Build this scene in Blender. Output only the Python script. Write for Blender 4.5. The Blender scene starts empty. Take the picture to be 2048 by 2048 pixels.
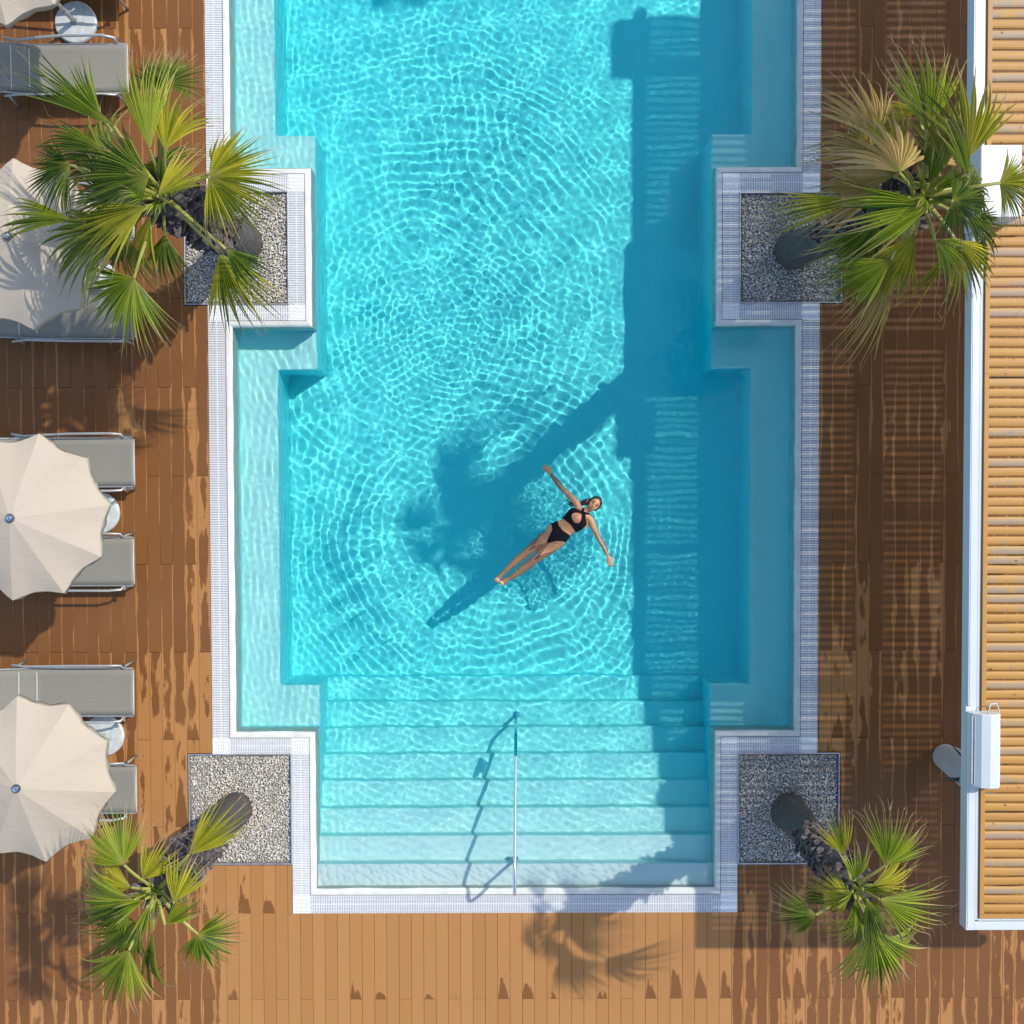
import bpy, math, random
import numpy as np
from mathutils import Vector, Matrix, noise as mnoise

S = bpy.context.scene
COL = S.collection
R = math.radians
rng = random.Random(11)

# ------------------------------------------------------------ camera, sky, sun, exposure
CAM_H, FPX, TILT, ROLL = 12.2, 1867.0, R(-1.4), R(-0.17)
cam = bpy.data.objects.new('camera', bpy.data.cameras.new('camera'))
COL.objects.link(cam); S.camera = cam
cam.location = (0, 0.298, CAM_H)
cam.rotation_mode = 'XYZ'
cam.rotation_euler = (TILT, 0, ROLL)
cam.data.sensor_width = 36.0
cam.data.lens = 36.0 * FPX / 2048.0
cam.data.clip_end = 400

SUN = Vector((-0.80, -0.565, -1.0))          # travel of the light per metre of fall
elev = math.atan2(1.0, math.hypot(SUN.x, SUN.y))
azim = math.atan2(-SUN.x, -SUN.y)
world = bpy.data.worlds.new('World'); S.world = world; world.use_nodes = True
wn = world.node_tree
sky = wn.nodes.new('ShaderNodeTexSky'); sky.sky_type = 'NISHITA'; sky.sun_disc = False
sky.sun_elevation = elev; sky.sun_rotation = azim
wn.links.new(sky.outputs[0], wn.nodes['Background'].inputs[0])
wn.nodes['Background'].inputs[1].default_value = 0.15
sl = bpy.data.lights.new('sun', 'SUN'); sl.energy = 2.3; sl.angle = R(0.75); sl.color = (1.0, 0.945, 0.85)
sl.cycles.is_caustics_light = True
so = bpy.data.objects.new('sun', sl); COL.objects.link(so)
so.rotation_euler = SUN.to_track_quat('-Z', 'Y').to_euler()
so.location = (10, 8, 14)
S.view_settings.view_transform = 'Standard'; S.view_settings.look = 'None'
S.view_settings.exposure = 0.84; S.view_settings.gamma = 1.0
S.cycles.use_denoising = True
S.cycles.max_bounces = 12; S.cycles.diffuse_bounces = 6; S.cycles.transmission_bounces = 8
S.cycles.transparent_max_bounces = 12
S.cycles.caustics_refractive = True; S.cycles.caustics_reflective = False
S.cycles.sample_clamp_indirect = 4.0

# ------------------------------------------------------------ helpers
CM = Matrix.Translation(Vector((0, 0.298, CAM_H))) @ Matrix.Rotation(ROLL, 4, 'Z') @ Matrix.Rotation(TILT, 4, 'X')
def at(u, v, z):
    """where the sight line of survey point (u, v) meets the real height z"""
    d = CM.to_3x3() @ Vector(((u - 1024) / FPX, -(v - 1024) / FPX, -1))
    o = CM.translation
    return o + d * ((z - o.z) / d.z)

def tag(o, label=None, cat=None, group=None, kind=None):
    if label: o['label'] = label
    if cat: o['category'] = cat
    if group: o['group'] = group
    if kind: o['kind'] = kind
    return o
def empty(name, loc=(0, 0, 0), rz=0, **k):
    o = bpy.data.objects.new(name, None); COL.objects.link(o)
    o.location = loc; o.rotation_euler = (0, 0, rz); o.empty_display_size = 0.2
    return tag(o, **k)
def copy_tree(o, parent=None):
    c = o.copy(); COL.objects.link(c); c.parent = parent
    for ch in list(o.children): copy_tree(ch, c)
    return c

class MB:
    def __init__(s): s.v = []; s.f = []; s.m = []; s.at = {}
    def add(s, vs, fs, mi=0, **attr):
        n = len(s.v); s.v += [tuple(p) for p in vs]
        for f in fs: s.f.append(tuple(i + n for i in f)); s.m.append(mi)
        for k, a in attr.items():
            L = s.at.setdefault(k, [])
            while len(L) < n: L.append(0.0)
            L += list(a) if hasattr(a, '__len__') else [a] * len(vs)
    def box(s, x0, x1, y0, y1, z0, z1, mi=0, mat=None):
        vs = [Vector((x, y, z)) for z in (z0, z1) for y in (y0, y1) for x in (x0, x1)]
        if mat: vs = [mat @ p for p in vs]
        s.add(vs, [(0, 2, 3, 1), (4, 5, 7, 6), (0, 1, 5, 4), (1, 3, 7, 5), (3, 2, 6, 7), (2, 0, 4, 6)], mi)
    def tube(s, pts, rad, n=10, mi=0, cap=True, flat=1.0):
        pts = [Vector(p) for p in pts]; rs = rad if hasattr(rad, '__len__') else [rad] * len(pts)
        vs = []; ref = Vector((0, 0, 1))
        for i, p in enumerate(pts):
            d = (pts[min(i + 1, len(pts) - 1)] - pts[max(i - 1, 0)]).normalized()
            if abs(d.dot(ref)) > 0.95: ref = Vector((1, 0, 0)) if abs(d.x) < .9 else Vector((0, 1, 0))
            a = d.cross(ref).normalized(); b = a.cross(d)
            ref = b
            for k in range(n):
                t = 2 * math.pi * k / n
                vs.append(p + a * math.cos(t) * rs[i] + b * math.sin(t) * rs[i] * flat)
        fs = [(i * n + k, i * n + (k + 1) % n, (i + 1) * n + (k + 1) % n, (i + 1) * n + k) for i in range(len(pts) - 1) for k in range(n)]
        if cap: fs += [tuple(reversed(range(n))), tuple(range((len(pts) - 1) * n, len(pts) * n))]
        s.add(vs, fs, mi)
    def lathe(s, prof, n=32, mi=0, c=(0, 0, 0), cap=True):
        vs = [(c[0] + r * math.cos(2 * math.pi * k / n), c[1] + r * math.sin(2 * math.pi * k / n), c[2] + z) for r, z in prof for k in range(n)]
        fs = [(i * n + k, i * n + (k + 1) % n, (i + 1) * n + (k + 1) % n, (i + 1) * n + k) for i in range(len(prof) - 1) for k in range(n)]
        if cap: fs += [tuple(reversed(range(n))), tuple(range((len(prof) - 1) * n, len(prof) * n))]
        s.add(vs, fs, mi)
    def build(s, name, mats, parent=None, smooth=False, bevel=0, autosmooth=None):
        me = bpy.data.meshes.new(name); me.from_pydata(s.v, [], s.f)
        mats = mats if isinstance(mats, (list, tuple)) else [mats]
        for m in mats: me.materials.append(m)
        if len(mats) > 1: me.polygons.foreach_set('material_index', s.m)
        for k, a in s.at.items():
            a = list(a) + [0.0] * (len(s.v) - len(a))
            at_ = me.attributes.new(k, 'FLOAT', 'POINT'); at_.data.foreach_set('value', a)
        if smooth: me.polygons.foreach_set('use_smooth', [True] * len(me.polygons))
        me.update()
        o = bpy.data.objects.new(name, me); COL.objects.link(o)
        if parent: o.parent = parent
        if autosmooth: me.set_sharp_from_angle(angle=R(autosmooth))
        if bevel:
            b = o.modifiers.new('bevel', 'BEVEL'); b.width = bevel; b.segments = 2; b.limit_method = 'ANGLE'
        return o
def struct(o, label=None): o['kind'] = 'structure'; 
def receiver(o): o.cycles.is_caustics_receiver = True; return o

# ------------------------------------------------------------ materials
class NT:
    def __init__(s, name):
        s.m = bpy.data.materials.new(name); s.m.use_nodes = True; s.t = s.m.node_tree
        s.p = s.t.nodes['Principled BSDF']; s.out = s.t.nodes['Material Output']
    def n(s, typ, **k):
        nd = s.t.nodes.new(typ)
        for a, b in k.items(): setattr(nd, a, b)
        return nd
    def l(s, a, b): s.t.links.new(a, b)
    def set(s, nd, i, val):
        if hasattr(val, 'links'): s.l(val, nd.inputs[i])
        else: nd.inputs[i].default_value = val
    def math(s, op, a, b=0.0, c=None, clamp=False):
        nd = s.n('ShaderNodeMath', operation=op, use_clamp=clamp)
        s.set(nd, 0, a); s.set(nd, 1, b)
        if c is not None: s.set(nd, 2, c)
        return nd.outputs[0]
    def noise(s, scale, detail=3, vec=None, rough=.5, out=0, dims='3D'):
        nd = s.n('ShaderNodeTexNoise', noise_dimensions=dims); nd.inputs['Scale'].default_value = scale
        nd.inputs['Detail'].default_value = detail; nd.inputs['Roughness'].default_value = rough
        if vec is not None: s.l(vec, nd.inputs['Vector'])
        return nd.outputs[out]
    def coord(s, scale=(1, 1, 1), kind='Object'):
        c = s.n('ShaderNodeTexCoord'); mp = s.n('ShaderNodeMapping'); mp.inputs['Scale'].default_value = scale
        s.l(c.outputs[kind], mp.inputs[0]); return mp.outputs[0]
    def ramp(s, fac, stops, interp='LINEAR'):
        r = s.n('ShaderNodeValToRGB'); cr = r.color_ramp; cr.interpolation = interp
        while len(cr.elements) < len(stops): cr.elements.new(.5)
        for e, (p, c) in zip(cr.elements, stops): e.position = p; e.color = (*c, 1) if len(c) == 3 else c
        s.l(fac, r.inputs[0]); return r.outputs[0]
    def mix(s, fac, a, b, mode='MIX'):
        nd = s.n('ShaderNodeMix', data_type='RGBA', blend_type=mode)
        for i, val in ((0, fac), (6, a), (7, b)):
            if hasattr(val, 'links'): s.l(val, nd.inputs[i])
            else: nd.inputs[i].default_value = val if i == 0 else (*val, 1)
        return nd.outputs[2]
    def attr(s, name):
        nd = s.n('ShaderNodeAttribute', attribute_name=name); return nd.outputs['Fac']
    def base(s, c): s.set(s.p, 'Base Color', c if hasattr(c, 'links') else (*c, 1))
    def rough(s, r): s.set(s.p, 'Roughness', r)
    def bump(s, h, strength=.3, dist=.01):
        b = s.n('ShaderNodeBump'); b.inputs['Strength'].default_value = strength; b.inputs['Distance'].default_value = dist
        s.l(h, b.inputs['Height']); s.l(b.outputs[0], s.p.inputs['Normal'])
M = {}
def plain(name, c, r=.5, metal=0.0, var=.08, scale=8.0, spec=.5):
    t = NT(name); n = t.noise(scale, 4, t.coord())
    lo = tuple(x * (1 - var) for x in c); hi = tuple(min(1, x * (1 + var)) for x in c)
    t.base(t.ramp(n, [(.3, lo), (.7, hi)])); t.rough(r); t.p.inputs['Metallic'].default_value = metal
    t.p.inputs['Specular IOR Level'].default_value = spec
    M[name] = t.m; return t.m

def mat_deck():
    t = NT('deck_wood')
    u, v, rn, rn2, A = (t.attr(k) for k in ('bu', 'bv', 'brnd', 'brnd2', 'bwet'))
    c = t.n('ShaderNodeTexCoord'); xyz = t.n('ShaderNodeSeparateXYZ'); t.l(c.outputs['Object'], xyz.inputs[0])
    cb = t.n('ShaderNodeCombineXYZ')
    t.l(t.math('MULTIPLY', xyz.outputs[0], 9.0), cb.inputs[0]); t.l(t.math('MULTIPLY', xyz.outputs[1], 2.2), cb.inputs[1])
    t.l(t.math('MULTIPLY', rn, 40.0), cb.inputs[2])
    n1 = t.noise(1.0, 3, cb.outputs[0], .55)
    cb2 = t.n('ShaderNodeCombineXYZ')
    t.l(t.math('MULTIPLY', xyz.outputs[0], 60.0), cb2.inputs[0]); t.l(t.math('MULTIPLY', xyz.outputs[1], 3.0), cb2.inputs[1])
    t.l(t.math('MULTIPLY', rn, 70.0), cb2.inputs[2])
    grain = t.noise(1.0, 5, cb2.outputs[0], .6)
    fine = t.noise(28.0, 4, c.outputs['Object'], .6)
    # how far across the board: edges dry first
    e = t.math('ABSOLUTE', t.math('SUBTRACT', t.math('MULTIPLY', u, 2.0), 1.0))
    e2 = t.math('POWER', e, 2.0); e6 = t.math('POWER', e, 7.0)
    # one side of each board keeps the water longer
    side = t.math('MULTIPLY', t.math('SUBTRACT', u, .5), t.math('SUBTRACT', rn2, .2))
    tong = t.math('MULTIPLY', t.math('EXPONENT', t.math('MULTIPLY', v, -4.0)), t.math('MULTIPLY', rn2, .92))
    s = t.math('ADD', A, t.math('MULTIPLY', t.math('SUBTRACT', n1, .5), 1.0))
    s = t.math('ADD', s, t.math('MULTIPLY', t.math('SUBTRACT', rn, .5), .34))
    s = t.math('ADD', s, tong)
    s = t.math('SUBTRACT', s, t.math('MULTIPLY', e2, .16))
    s = t.math('SUBTRACT', s, t.math('MULTIPLY', e6, .42))
    s = t.math('SUBTRACT', s, t.math('MULTIPLY', side, .28))
    s = t.math('ADD', s, t.math('MULTIPLY', t.math('SUBTRACT', fine, .5), .05))
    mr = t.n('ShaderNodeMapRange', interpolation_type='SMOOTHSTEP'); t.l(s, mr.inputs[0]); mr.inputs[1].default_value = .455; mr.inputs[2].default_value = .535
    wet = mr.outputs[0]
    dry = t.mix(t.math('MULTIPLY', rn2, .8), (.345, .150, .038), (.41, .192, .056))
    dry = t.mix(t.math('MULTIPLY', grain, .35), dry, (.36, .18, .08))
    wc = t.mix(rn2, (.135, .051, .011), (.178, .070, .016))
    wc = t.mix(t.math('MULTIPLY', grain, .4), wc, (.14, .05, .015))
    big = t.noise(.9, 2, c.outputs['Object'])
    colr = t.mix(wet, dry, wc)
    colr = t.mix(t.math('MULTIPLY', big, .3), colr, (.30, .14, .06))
    t.base(colr)
    t.rough(t.math('SUBTRACT', .62, t.math('MULTIPLY', wet, .14)))
    t.p.inputs['Specular IOR Level'].default_value = .25
    t.bump(grain, .15, .002)
    M['deck'] = t.m
mat_deck()

def mat_pool():
    t = NT('pool_plaster'); v = t.coord()
    sp = t.ramp(t.noise(90, 2, v), [(.24, (.55, .62, .62)), (.30, (.86, .88, .84))])
    big = t.noise(1.3, 4, v, .6)
    t.base(t.mix(t.math('MULTIPLY', big, .22), sp, (.78, .82, .79)))
    t.rough(.75); t.p.inputs['Specular IOR Level'].default_value = .2
    M['pool'] = t.m
    t = NT('pool_tile'); n = t.noise(30, 3, t.coord())
    t.base(t.ramp(n, [(.3, (.36, .78, .84)), (.7, (.46, .84, .88))])); t.rough(.5); M['tile'] = t.m
    t = NT('riser_plaster'); t.base((.56, .80, .80)); t.rough(.6); M['riser'] = t.m
mat_pool()

def mat_water():
    m = bpy.data.materials.new('water_surface'); m.use_nodes = True; nt = m.node_tree; nt.nodes.clear()
    o = nt.nodes.new('ShaderNodeOutputMaterial'); g = nt.nodes.new('ShaderNodeBsdfGlass')
    g.inputs['IOR'].default_value = 1.33; g.inputs['Roughness'].default_value = 0
    nt.links.new(g.outputs[0], o.inputs[0]); M['water'] = m
    m = bpy.data.materials.new('water_depth'); m.use_nodes = True; nt = m.node_tree; nt.nodes.clear()
    o = nt.nodes.new('ShaderNodeOutputMaterial'); a = nt.nodes.new('ShaderNodeVolumeAbsorption')
    a.inputs[0].default_value = (0.0, 0.944, 0.974, 1); a.inputs[1].default_value = 1.32
    nt.links.new(a.outputs[0], o.inputs[1]); M['depth'] = m
mat_water()

plain('coping', (.57, .56, .51), .7, var=.1, scale=5)
plain('grating', (.69, .69, .68), .45, var=.05, scale=14)
plain('gutter', (.13, .14, .19), .6)
plain('slot', (.05, .055, .09), .6)
plain('underlay', (.02, .013, .01), .9)
plain('bed_frame', (.42, .42, .44), .4, metal=.6, var=.2, scale=20)
plain('soil', (.26, .235, .20), .9, var=.3, scale=30)
plain('steel', (.72, .73, .75), .12, metal=1.0, var=.04)
plain('white_metal', (.52, .55, .57), .35, var=.03, scale=3)
plain('unit_white', (.52, .55, .545), .4, var=.03, scale=4)
plain('unit_grey', (.42, .44, .46), .4)
plain('black_plastic', (.02, .02, .025), .5)
plain('base_stone', (.47, .50, .49), .6, var=.14, scale=14)
plain('alu', (.36, .37, .35), .38, metal=.35, var=.08, scale=12)
plain('alu_dark', (.09, .09, .10), .4, metal=.3)
plain('seam', (.52, .53, .49), .6)
plain('pole', (.55, .54, .50), .4)
plain('pot', (.44, .44, .43), .55, var=.05)
plain('pot_rim', (.62, .61, .58), .5)
plain('leaf_dark', (.02, .06, .02), .45, var=.3)
plain('ash', (.62, .62, .60), .5)
plain('lips', (.40, .12, .09), .4)
plain('brow', (.03, .02, .015), .6)

def mat_gravel():
    t = NT('pebble'); r = t.attr('srnd')
    c = t.ramp(r, [(0, (.16, .15, .13)), (.15, (.30, .27, .22)), (.35, (.46, .43, .36)), (.6, (.58, .55, .48)), (.85, (.72, .69, .63)), (1, (.62, .50, .38))])
    n = t.noise(60, 3, t.coord())
    t.base(t.mix(t.math('MULTIPLY', n, .35), c, (.25, .23, .2))); t.rough(.8)
    M['gravel'] = t.m
mat_gravel()

def mat_leaf(name, g1, g2, tipc, trans=.3):
    t = NT(name); r = t.attr('lr'); k = t.attr('lk')
    n = t.noise(7, 3, t.coord())
    kk = t.math('ADD', k, t.math('MULTIPLY', t.math('SUBTRACT', n, .5), .5))
    g = t.mix(kk, g1, g2)
    f = t.n('ShaderNodeMapRange', interpolation_type='SMOOTHSTEP'); t.l(t.math('ADD', r, t.math('MULTIPLY', t.math('SUBTRACT', k, .5), .35)), f.inputs[0])
    f.inputs[1].default_value = .74; f.inputs[2].default_value = 1.02
    c = t.mix(f.outputs[0], g, tipc)
    b = t.n('ShaderNodeMapRange'); t.l(r, b.inputs[0]); b.inputs[1].default_value = .22; b.inputs[2].default_value = .0
    c = t.mix(b.outputs[0], c, (.30, .30, .05))
    t.base(c); t.rough(.45); t.p.inputs['Specular IOR Level'].default_value = .3
    tr = t.n('ShaderNodeBsdfTranslucent'); t.l(c, tr.inputs[0])
    ms = t.n('ShaderNodeMixShader'); ms.inputs[0].default_value = trans
    t.l(t.p.outputs[0], ms.inputs[1]); t.l(tr.outputs[0], ms.inputs[2]); t.l(ms.outputs[0], t.out.inputs[0])
    M[name] = t.m
mat_leaf('leaf_green', (.030, .080, .005), (.28, .33, .022), (.40, .30, .14))
mat_leaf('leaf_yellow', (.10, .13, .006), (.46, .41, .030), (.45, .30, .12))
mat_leaf('leaf_dry', (.30, .22, .05), (.55, .38, .14), (.48, .33, .20))
mat_leaf('leaf_deep', (.020, .060, .006), (.17, .22, .018), (.32, .26, .13))
plain('petiole', (.28, .28, .05), .45, var=.3, scale=6)

def mat_bark():
    t = NT('bark'); v = t.coord((1, 1, 5)); n = t.noise(9, 6, v, .65)
    t.base(t.ramp(n, [(.3, (.03, .027, .026)), (.55, (.075, .065, .06)), (.75, (.15, .125, .11))])); t.rough(.9)
    t.bump(n, .6, .02); M['bark'] = t.m
    t = NT('boot'); n = t.noise(14, 5, t.coord(), .6)
    t.base(t.ramp(n, [(.3, (.055, .045, .052)), (.5, (.14, .115, .12)), (.72, (.27, .21, .19))])); t.rough(.85)
    t.bump(n, .5, .01); M['boot'] = t.m
mat_bark()

def mat_slat(name, c1, c2, grey):
    t = NT(name); r = t.attr('srnd')
    c = t.n('ShaderNodeTexCoord'); xyz = t.n('ShaderNodeSeparateXYZ'); t.l(c.outputs['Object'], xyz.inputs[0])
    cb = t.n('ShaderNodeCombineXYZ'); t.l(t.math('MULTIPLY', xyz.outputs[0], 3.0), cb.inputs[0])
    t.l(t.math('MULTIPLY', xyz.outputs[1], 50.0), cb.inputs[1]); t.l(t.math('MULTIPLY', r, 60.0), cb.inputs[2])
    n = t.noise(1, 5, cb.outputs[0], .6)
    w = t.noise(5.0, 3, c.outputs['Object'], .6)
    base = t.mix(r, c1, c2)
    base = t.mix(t.math('MULTIPLY', n, .5), base, tuple(x * .55 for x in c1))
    gf = t.n('ShaderNodeMapRange', interpolation_type='SMOOTHSTEP'); t.l(t.math('ADD', t.math('MULTIPLY', w, .7), t.math('MULTIPLY', r, .45)), gf.inputs[0])
    gf.inputs[1].default_value = .52; gf.inputs[2].default_value = .68
    up = t.attr('sup')
    g = t.math('MULTIPLY', t.math('MULTIPLY', gf.outputs[0], up), .8)
    base = t.mix(g, base, grey)
    kn = t.ramp(t.noise(16, 2, c.outputs['Object']), [(.70, (1, 1, 1)), (.76, (.35, .22, .12))])
    t.base(t.mix(1.0, base, kn, 'MULTIPLY')); t.rough(.6); M[name] = t.m
mat_slat('slat', (.43, .20, .034), (.52, .285, .062), (.26, .205, .15))

def mat_fabric(name, c, sc=220, tr=0.0):
    t = NT(name); v = t.coord(); n = t.noise(3, 3, v)
    w = t.noise(sc, 2, v)
    t.base(t.mix(t.math('MULTIPLY', n, .25), c, tuple(x * .82 for x in c))); t.rough(.85)
    t.p.inputs['Specular IOR Level'].default_value = .2
    cr = t.noise(5, 4, t.coord((1.0, 2.6, 1)), .65)
    t.bump(t.math('ADD', t.math('MULTIPLY', w, .15), cr), .35, .02)
    if tr:
        tn = t.n('ShaderNodeBsdfTranslucent'); tn.inputs[0].default_value = (*c, 1)
        ms = t.n('ShaderNodeMixShader'); ms.inputs[0].default_value = tr
        t.l(t.p.outputs[0], ms.inputs[1]); t.l(tn.outputs[0], ms.inputs[2]); t.l(ms.outputs[0], t.out.inputs[0])
    M[name] = t.m
mat_fabric('canopy', (.55, .465, .36), 150, .2)
mat_fabric('sling', (.215, .205, .172))
mat_fabric('swimwear', (.004, .004, .007))
def mat_skin():
    t = NT('skin'); n = t.noise(9, 4, t.coord())
    t.base(t.ramp(n, [(.3, (.38, .165, .072)), (.7, (.50, .25, .115))])); t.rough(.48)
    t.p.inputs['Subsurface Weight'].default_value = .0
    M['skin'] = t.m
    t = NT('hair'); n = t.noise(40, 3, t.coord((1, 1, 1)))
    t.base(t.ramp(n, [(.3, (.006, .005, .005)), (.7, (.025, .018, .015))])); t.rough(.3); t.bump(n, .5, .01); M['hair'] = t.m
mat_skin()

# ------------------------------------------------------------ pool
CX = 0.03
HW, NW, SW = 3.67, 2.63, 3.16          # half widths: basin, between the beds, inside the benches
YT, Y1, Y2, Y3, Y4 = 8.6, 4.455, 2.42, -2.885, -4.97
DEEP, BENCH = -1.36, -0.45
def outline(off=0.0):
    a, b = HW + off, NW + off
    return [(CX - a, YT + off), (CX - a, Y1 - off), (CX - b, Y1 - off), (CX - b, Y2 + off), (CX - a, Y2 + off), (CX - a, Y3 - off),
            (CX - b, Y3 - off), (CX - b, Y4 - off), (CX + b, Y4 - off), (CX + b, Y3 - off), (CX + a, Y3 - off), (CX + a, Y2 + off),
            (CX + b, Y2 + off), (CX + b, Y1 - off), (CX + a, Y1 - off), (CX + a, YT + off)]
steps = [-2.33 - .3345 * i for i in range(8)]
def pool_z(x, y):
    ax = abs(x - CX)
    if y > YT or y < Y4 or ax > HW: return None
    if y > Y1:
        if ax > SW: return BENCH
        return BENCH if (y < 5.01 and ax > NW) else DEEP
    if y > Y2: return None if ax > NW else DEEP
    if y > Y3:
        if ax > SW: return BENCH
        if ax > NW and (y > 1.90 or y < -2.33): return BENCH
    elif ax > NW: return None
    if y < steps[0]:
        i = min(7, int((steps[0] - y) / .3345)); return -1.205 + .155 * i
    return DEEP
def build_basin():
    xs = sorted({CX + s * w for s in (-1, 1) for w in (HW, SW, NW)})
    ys = sorted({YT, 5.01, Y1, Y2, 1.90, -2.33, Y3, Y4, *steps})
    def z(i, j):
        if i < 0 or j < 0 or i >= len(xs) - 1 or j >= len(ys) - 1: return None
        return pool_z((xs[i] + xs[i + 1]) / 2, (ys[j] + ys[j + 1]) / 2)
    mb = MB(); TOP = .012
    for i in range(-1, len(xs)):
        for j in range(-1, len(ys)):
            a = z(i, j)
            if a is not None:
                mb.add([(xs[i], ys[j], a), (xs[i + 1], ys[j], a), (xs[i + 1], ys[j + 1], a), (xs[i], ys[j + 1], a)], [(0, 1, 2, 3)])
            if 0 <= j < len(ys) - 1:
                b = z(i + 1, j); za, zb = (TOP if a is None else a), (TOP if b is None else b)
                if za != zb and not (a is None and b is None):
                    x = xs[i + 1]; mb.add([(x, ys[j], za), (x, ys[j + 1], za), (x, ys[j + 1], zb), (x, ys[j], zb)], [(0, 1, 2, 3)], 1)
            if 0 <= i < len(xs) - 1:
                b = z(i, j + 1); za, zb = (TOP if a is None else a), (TOP if b is None else b)
                if za != zb and not (a is None and b is None):
                    y = ys[j + 1]; mb.add([(xs[i], y, za), (xs[i + 1], y, za), (xs[i + 1], y, zb), (xs[i], y, zb)], [(0, 1, 2, 3)], 2 if y < -2.4 and a is not None and b is not None and abs((xs[i] + xs[i + 1]) / 2 - CX) < NW else 1)
    o = mb.build('pool_floor', [M['pool'], M['tile'], M['riser']])
    import bmesh
    bm = bmesh.new(); bm.from_mesh(o.data); bmesh.ops.remove_doubles(bm, verts=bm.verts, dist=1e-4)
    bmesh.ops.recalc_face_normals(bm, faces=bm.faces); bm.to_mesh(o.data); bm.free()
    b = o.modifiers.new('bevel', 'BEVEL'); b.width = .026; b.segments = 4; b.limit_method = 'ANGLE'
    o['kind'] = 'structure'; receiver(o)
build_basin()

# rounded lip the water runs over
def build_lip():
    mb = MB(); prof = [(-.012, -.30), (-.010, -.004), (.004, .012), (.02, .024), (.055, .030), (.068, .030), (.07, -.05)]
    rings = [[(x, y, h) for (x, y) in outline(o)] for o, h in prof]
    n = len(rings[0]); vs = [p for r in rings for p in r]
    fs = [(i * n + k, i * n + (k + 1) % n, (i + 1) * n + (k + 1) % n, (i + 1) * n + k) for i in range(len(prof) - 1) for k in range(n)]
    mb.add(vs, fs); o = mb.build('pool_coping', M['coping']); o['kind'] = 'structure'; receiver(o)
build_lip()

# overflow grating: cross bars over a dark gutter, slotted plates at the corners
BEDS = [(-4.24, -2.885, 2.70, 4.16), (2.955, 4.285, 2.70, 4.13), (-4.26, -2.905, -4.63, -3.165), (2.955, 4.29, -4.645, -3.17)]
def build_grating():
    mb = MB(); G0 = .076
    xo = {-1: CX - HW - .30, 1: CX + HW + .30}
    def run(x0, x1, y0, y1, along):
        mb.box(x0, x1, y0, y1, -.05, .0, 1)
        L0, L1 = (y0, y1) if along == 'y' else (x0, x1)
        W0, W1 = (x0, x1) if along == 'y' else (y0, y1)
        n = max(1, round((L1 - L0) / .0225)); p = (L1 - L0) / n
        K = 11; hw = .0070
        for i in range(n):
            c = L0 + (i + .5) * p; top = []; 
            for k in range(K):
                w = W0 + (W1 - W0) * k / (K - 1); z = (.0028 if k % 2 else -.0028)
                top.append((w, c + z))
            if along == 'y': P = lambda w, l, z: (w, l, z)
            else: P = lambda w, l, z: (l, w, z)
            vs = []
            for (w, l) in top: vs += [P(w, l - hw, .028), P(w, l + hw, .028), P(w, l - hw, .008), P(w, l + hw, .008)]
            fs = []
            for k in range(K - 1):
                a = 4 * k; fs += [(a, a + 4, a + 5, a + 1), (a, a + 2, a + 6, a + 4), (a + 1, a + 5, a + 7, a + 3)]
            mb.add(vs, fs, 0)
        m = (W0 + W1) / 2
        if along == 'y': mb.box(m - .004, m + .004, L0, L1, .005, .026, 0)
        else: mb.box(L0, L1, m - .004, m + .004, .005, .026, 0)
    def plate(x0, x1, y0, y1):
        mb.box(x0, x1, y0, y1, -.05, .027, 0)
        cx, cy = (x0 + x1) / 2, (y0 + y1) / 2
        for i in range(7):
            for j in range(9):
                u, v = (i + .5) / 7, (j + .5 + .5 * (i % 2)) / 9.5
                diag = u < v
                lx, ly = (.020, .0035) if diag else (.0035, .020)
                px, py = (x0 + u * (x1 - x0), y0 + v * (y1 - y0))
                if not (x0 + .014 < px < x1 - .014 and y0 + .014 < py < y1 - .014): continue
                if (i + j) % 2 == 0: continue
                mb.box(px - lx / 2, px + lx / 2, py - ly / 2, py + ly / 2, .0255, .0282, 2)
    for s in (-1, 1):
        xa, xb = CX + s * (HW + G0), CX + s * (HW + .30)
        na = CX + s * (NW + G0)
        lo, hi = min(xa, xb), max(xa, xb)
        bed_t = BEDS[0 if s < 0 else 1]; bed_b = BEDS[2 if s < 0 else 3]
        nb = bed_t[1] if s < 0 else bed_t[0]; nlo, nhi = min(na, nb), max(na, nb)
        bb = bed_b[1] if s < 0 else bed_b[0]; blo, bhi = min(na, bb), max(na, bb)
        yt = Y1 - G0
        run(lo, hi, yt, YT + .3, 'y')
        plate(lo, hi, bed_t[3], yt)
        m0, m1 = (xa, nb) if s < 0 else (nb, xa)
        run(min(m0, m1), max(m0, m1), bed_t[3], yt, 'x')
        plate(nlo, nhi, bed_t[3], yt)
        run(nlo, nhi, bed_t[2], bed_t[3], 'y')
        yb = Y2 + G0
        plate(nlo, nhi, yb, bed_t[2]); run(min(m0, m1), max(m0, m1), yb, bed_t[2], 'x'); plate(lo, hi, yb, bed_t[2])
        yc = Y3 - G0
        run(lo, hi, yc, yb, 'y')
        plate(lo, hi, bed_b[3], yc)
        m0, m1 = (xa, bb) if s < 0 else (bb, xa)
        run(min(m0, m1), max(m0, m1), bed_b[3], yc, 'x'); plate(blo, bhi, bed_b[3], yc)
        run(blo, bhi, Y4 - G0, bed_b[3], 'y'); plate(blo, bhi, Y4 - G0 - .24, Y4 - G0)
    run(CX - NW - G0, CX + NW + G0, Y4 - G0 - .24, Y4 - G0, 'x')
    o = mb.build('overflow_grating', [M['grating'], M['gutter'], M['slot']]); o['kind'] = 'structure'
build_grating()

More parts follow.
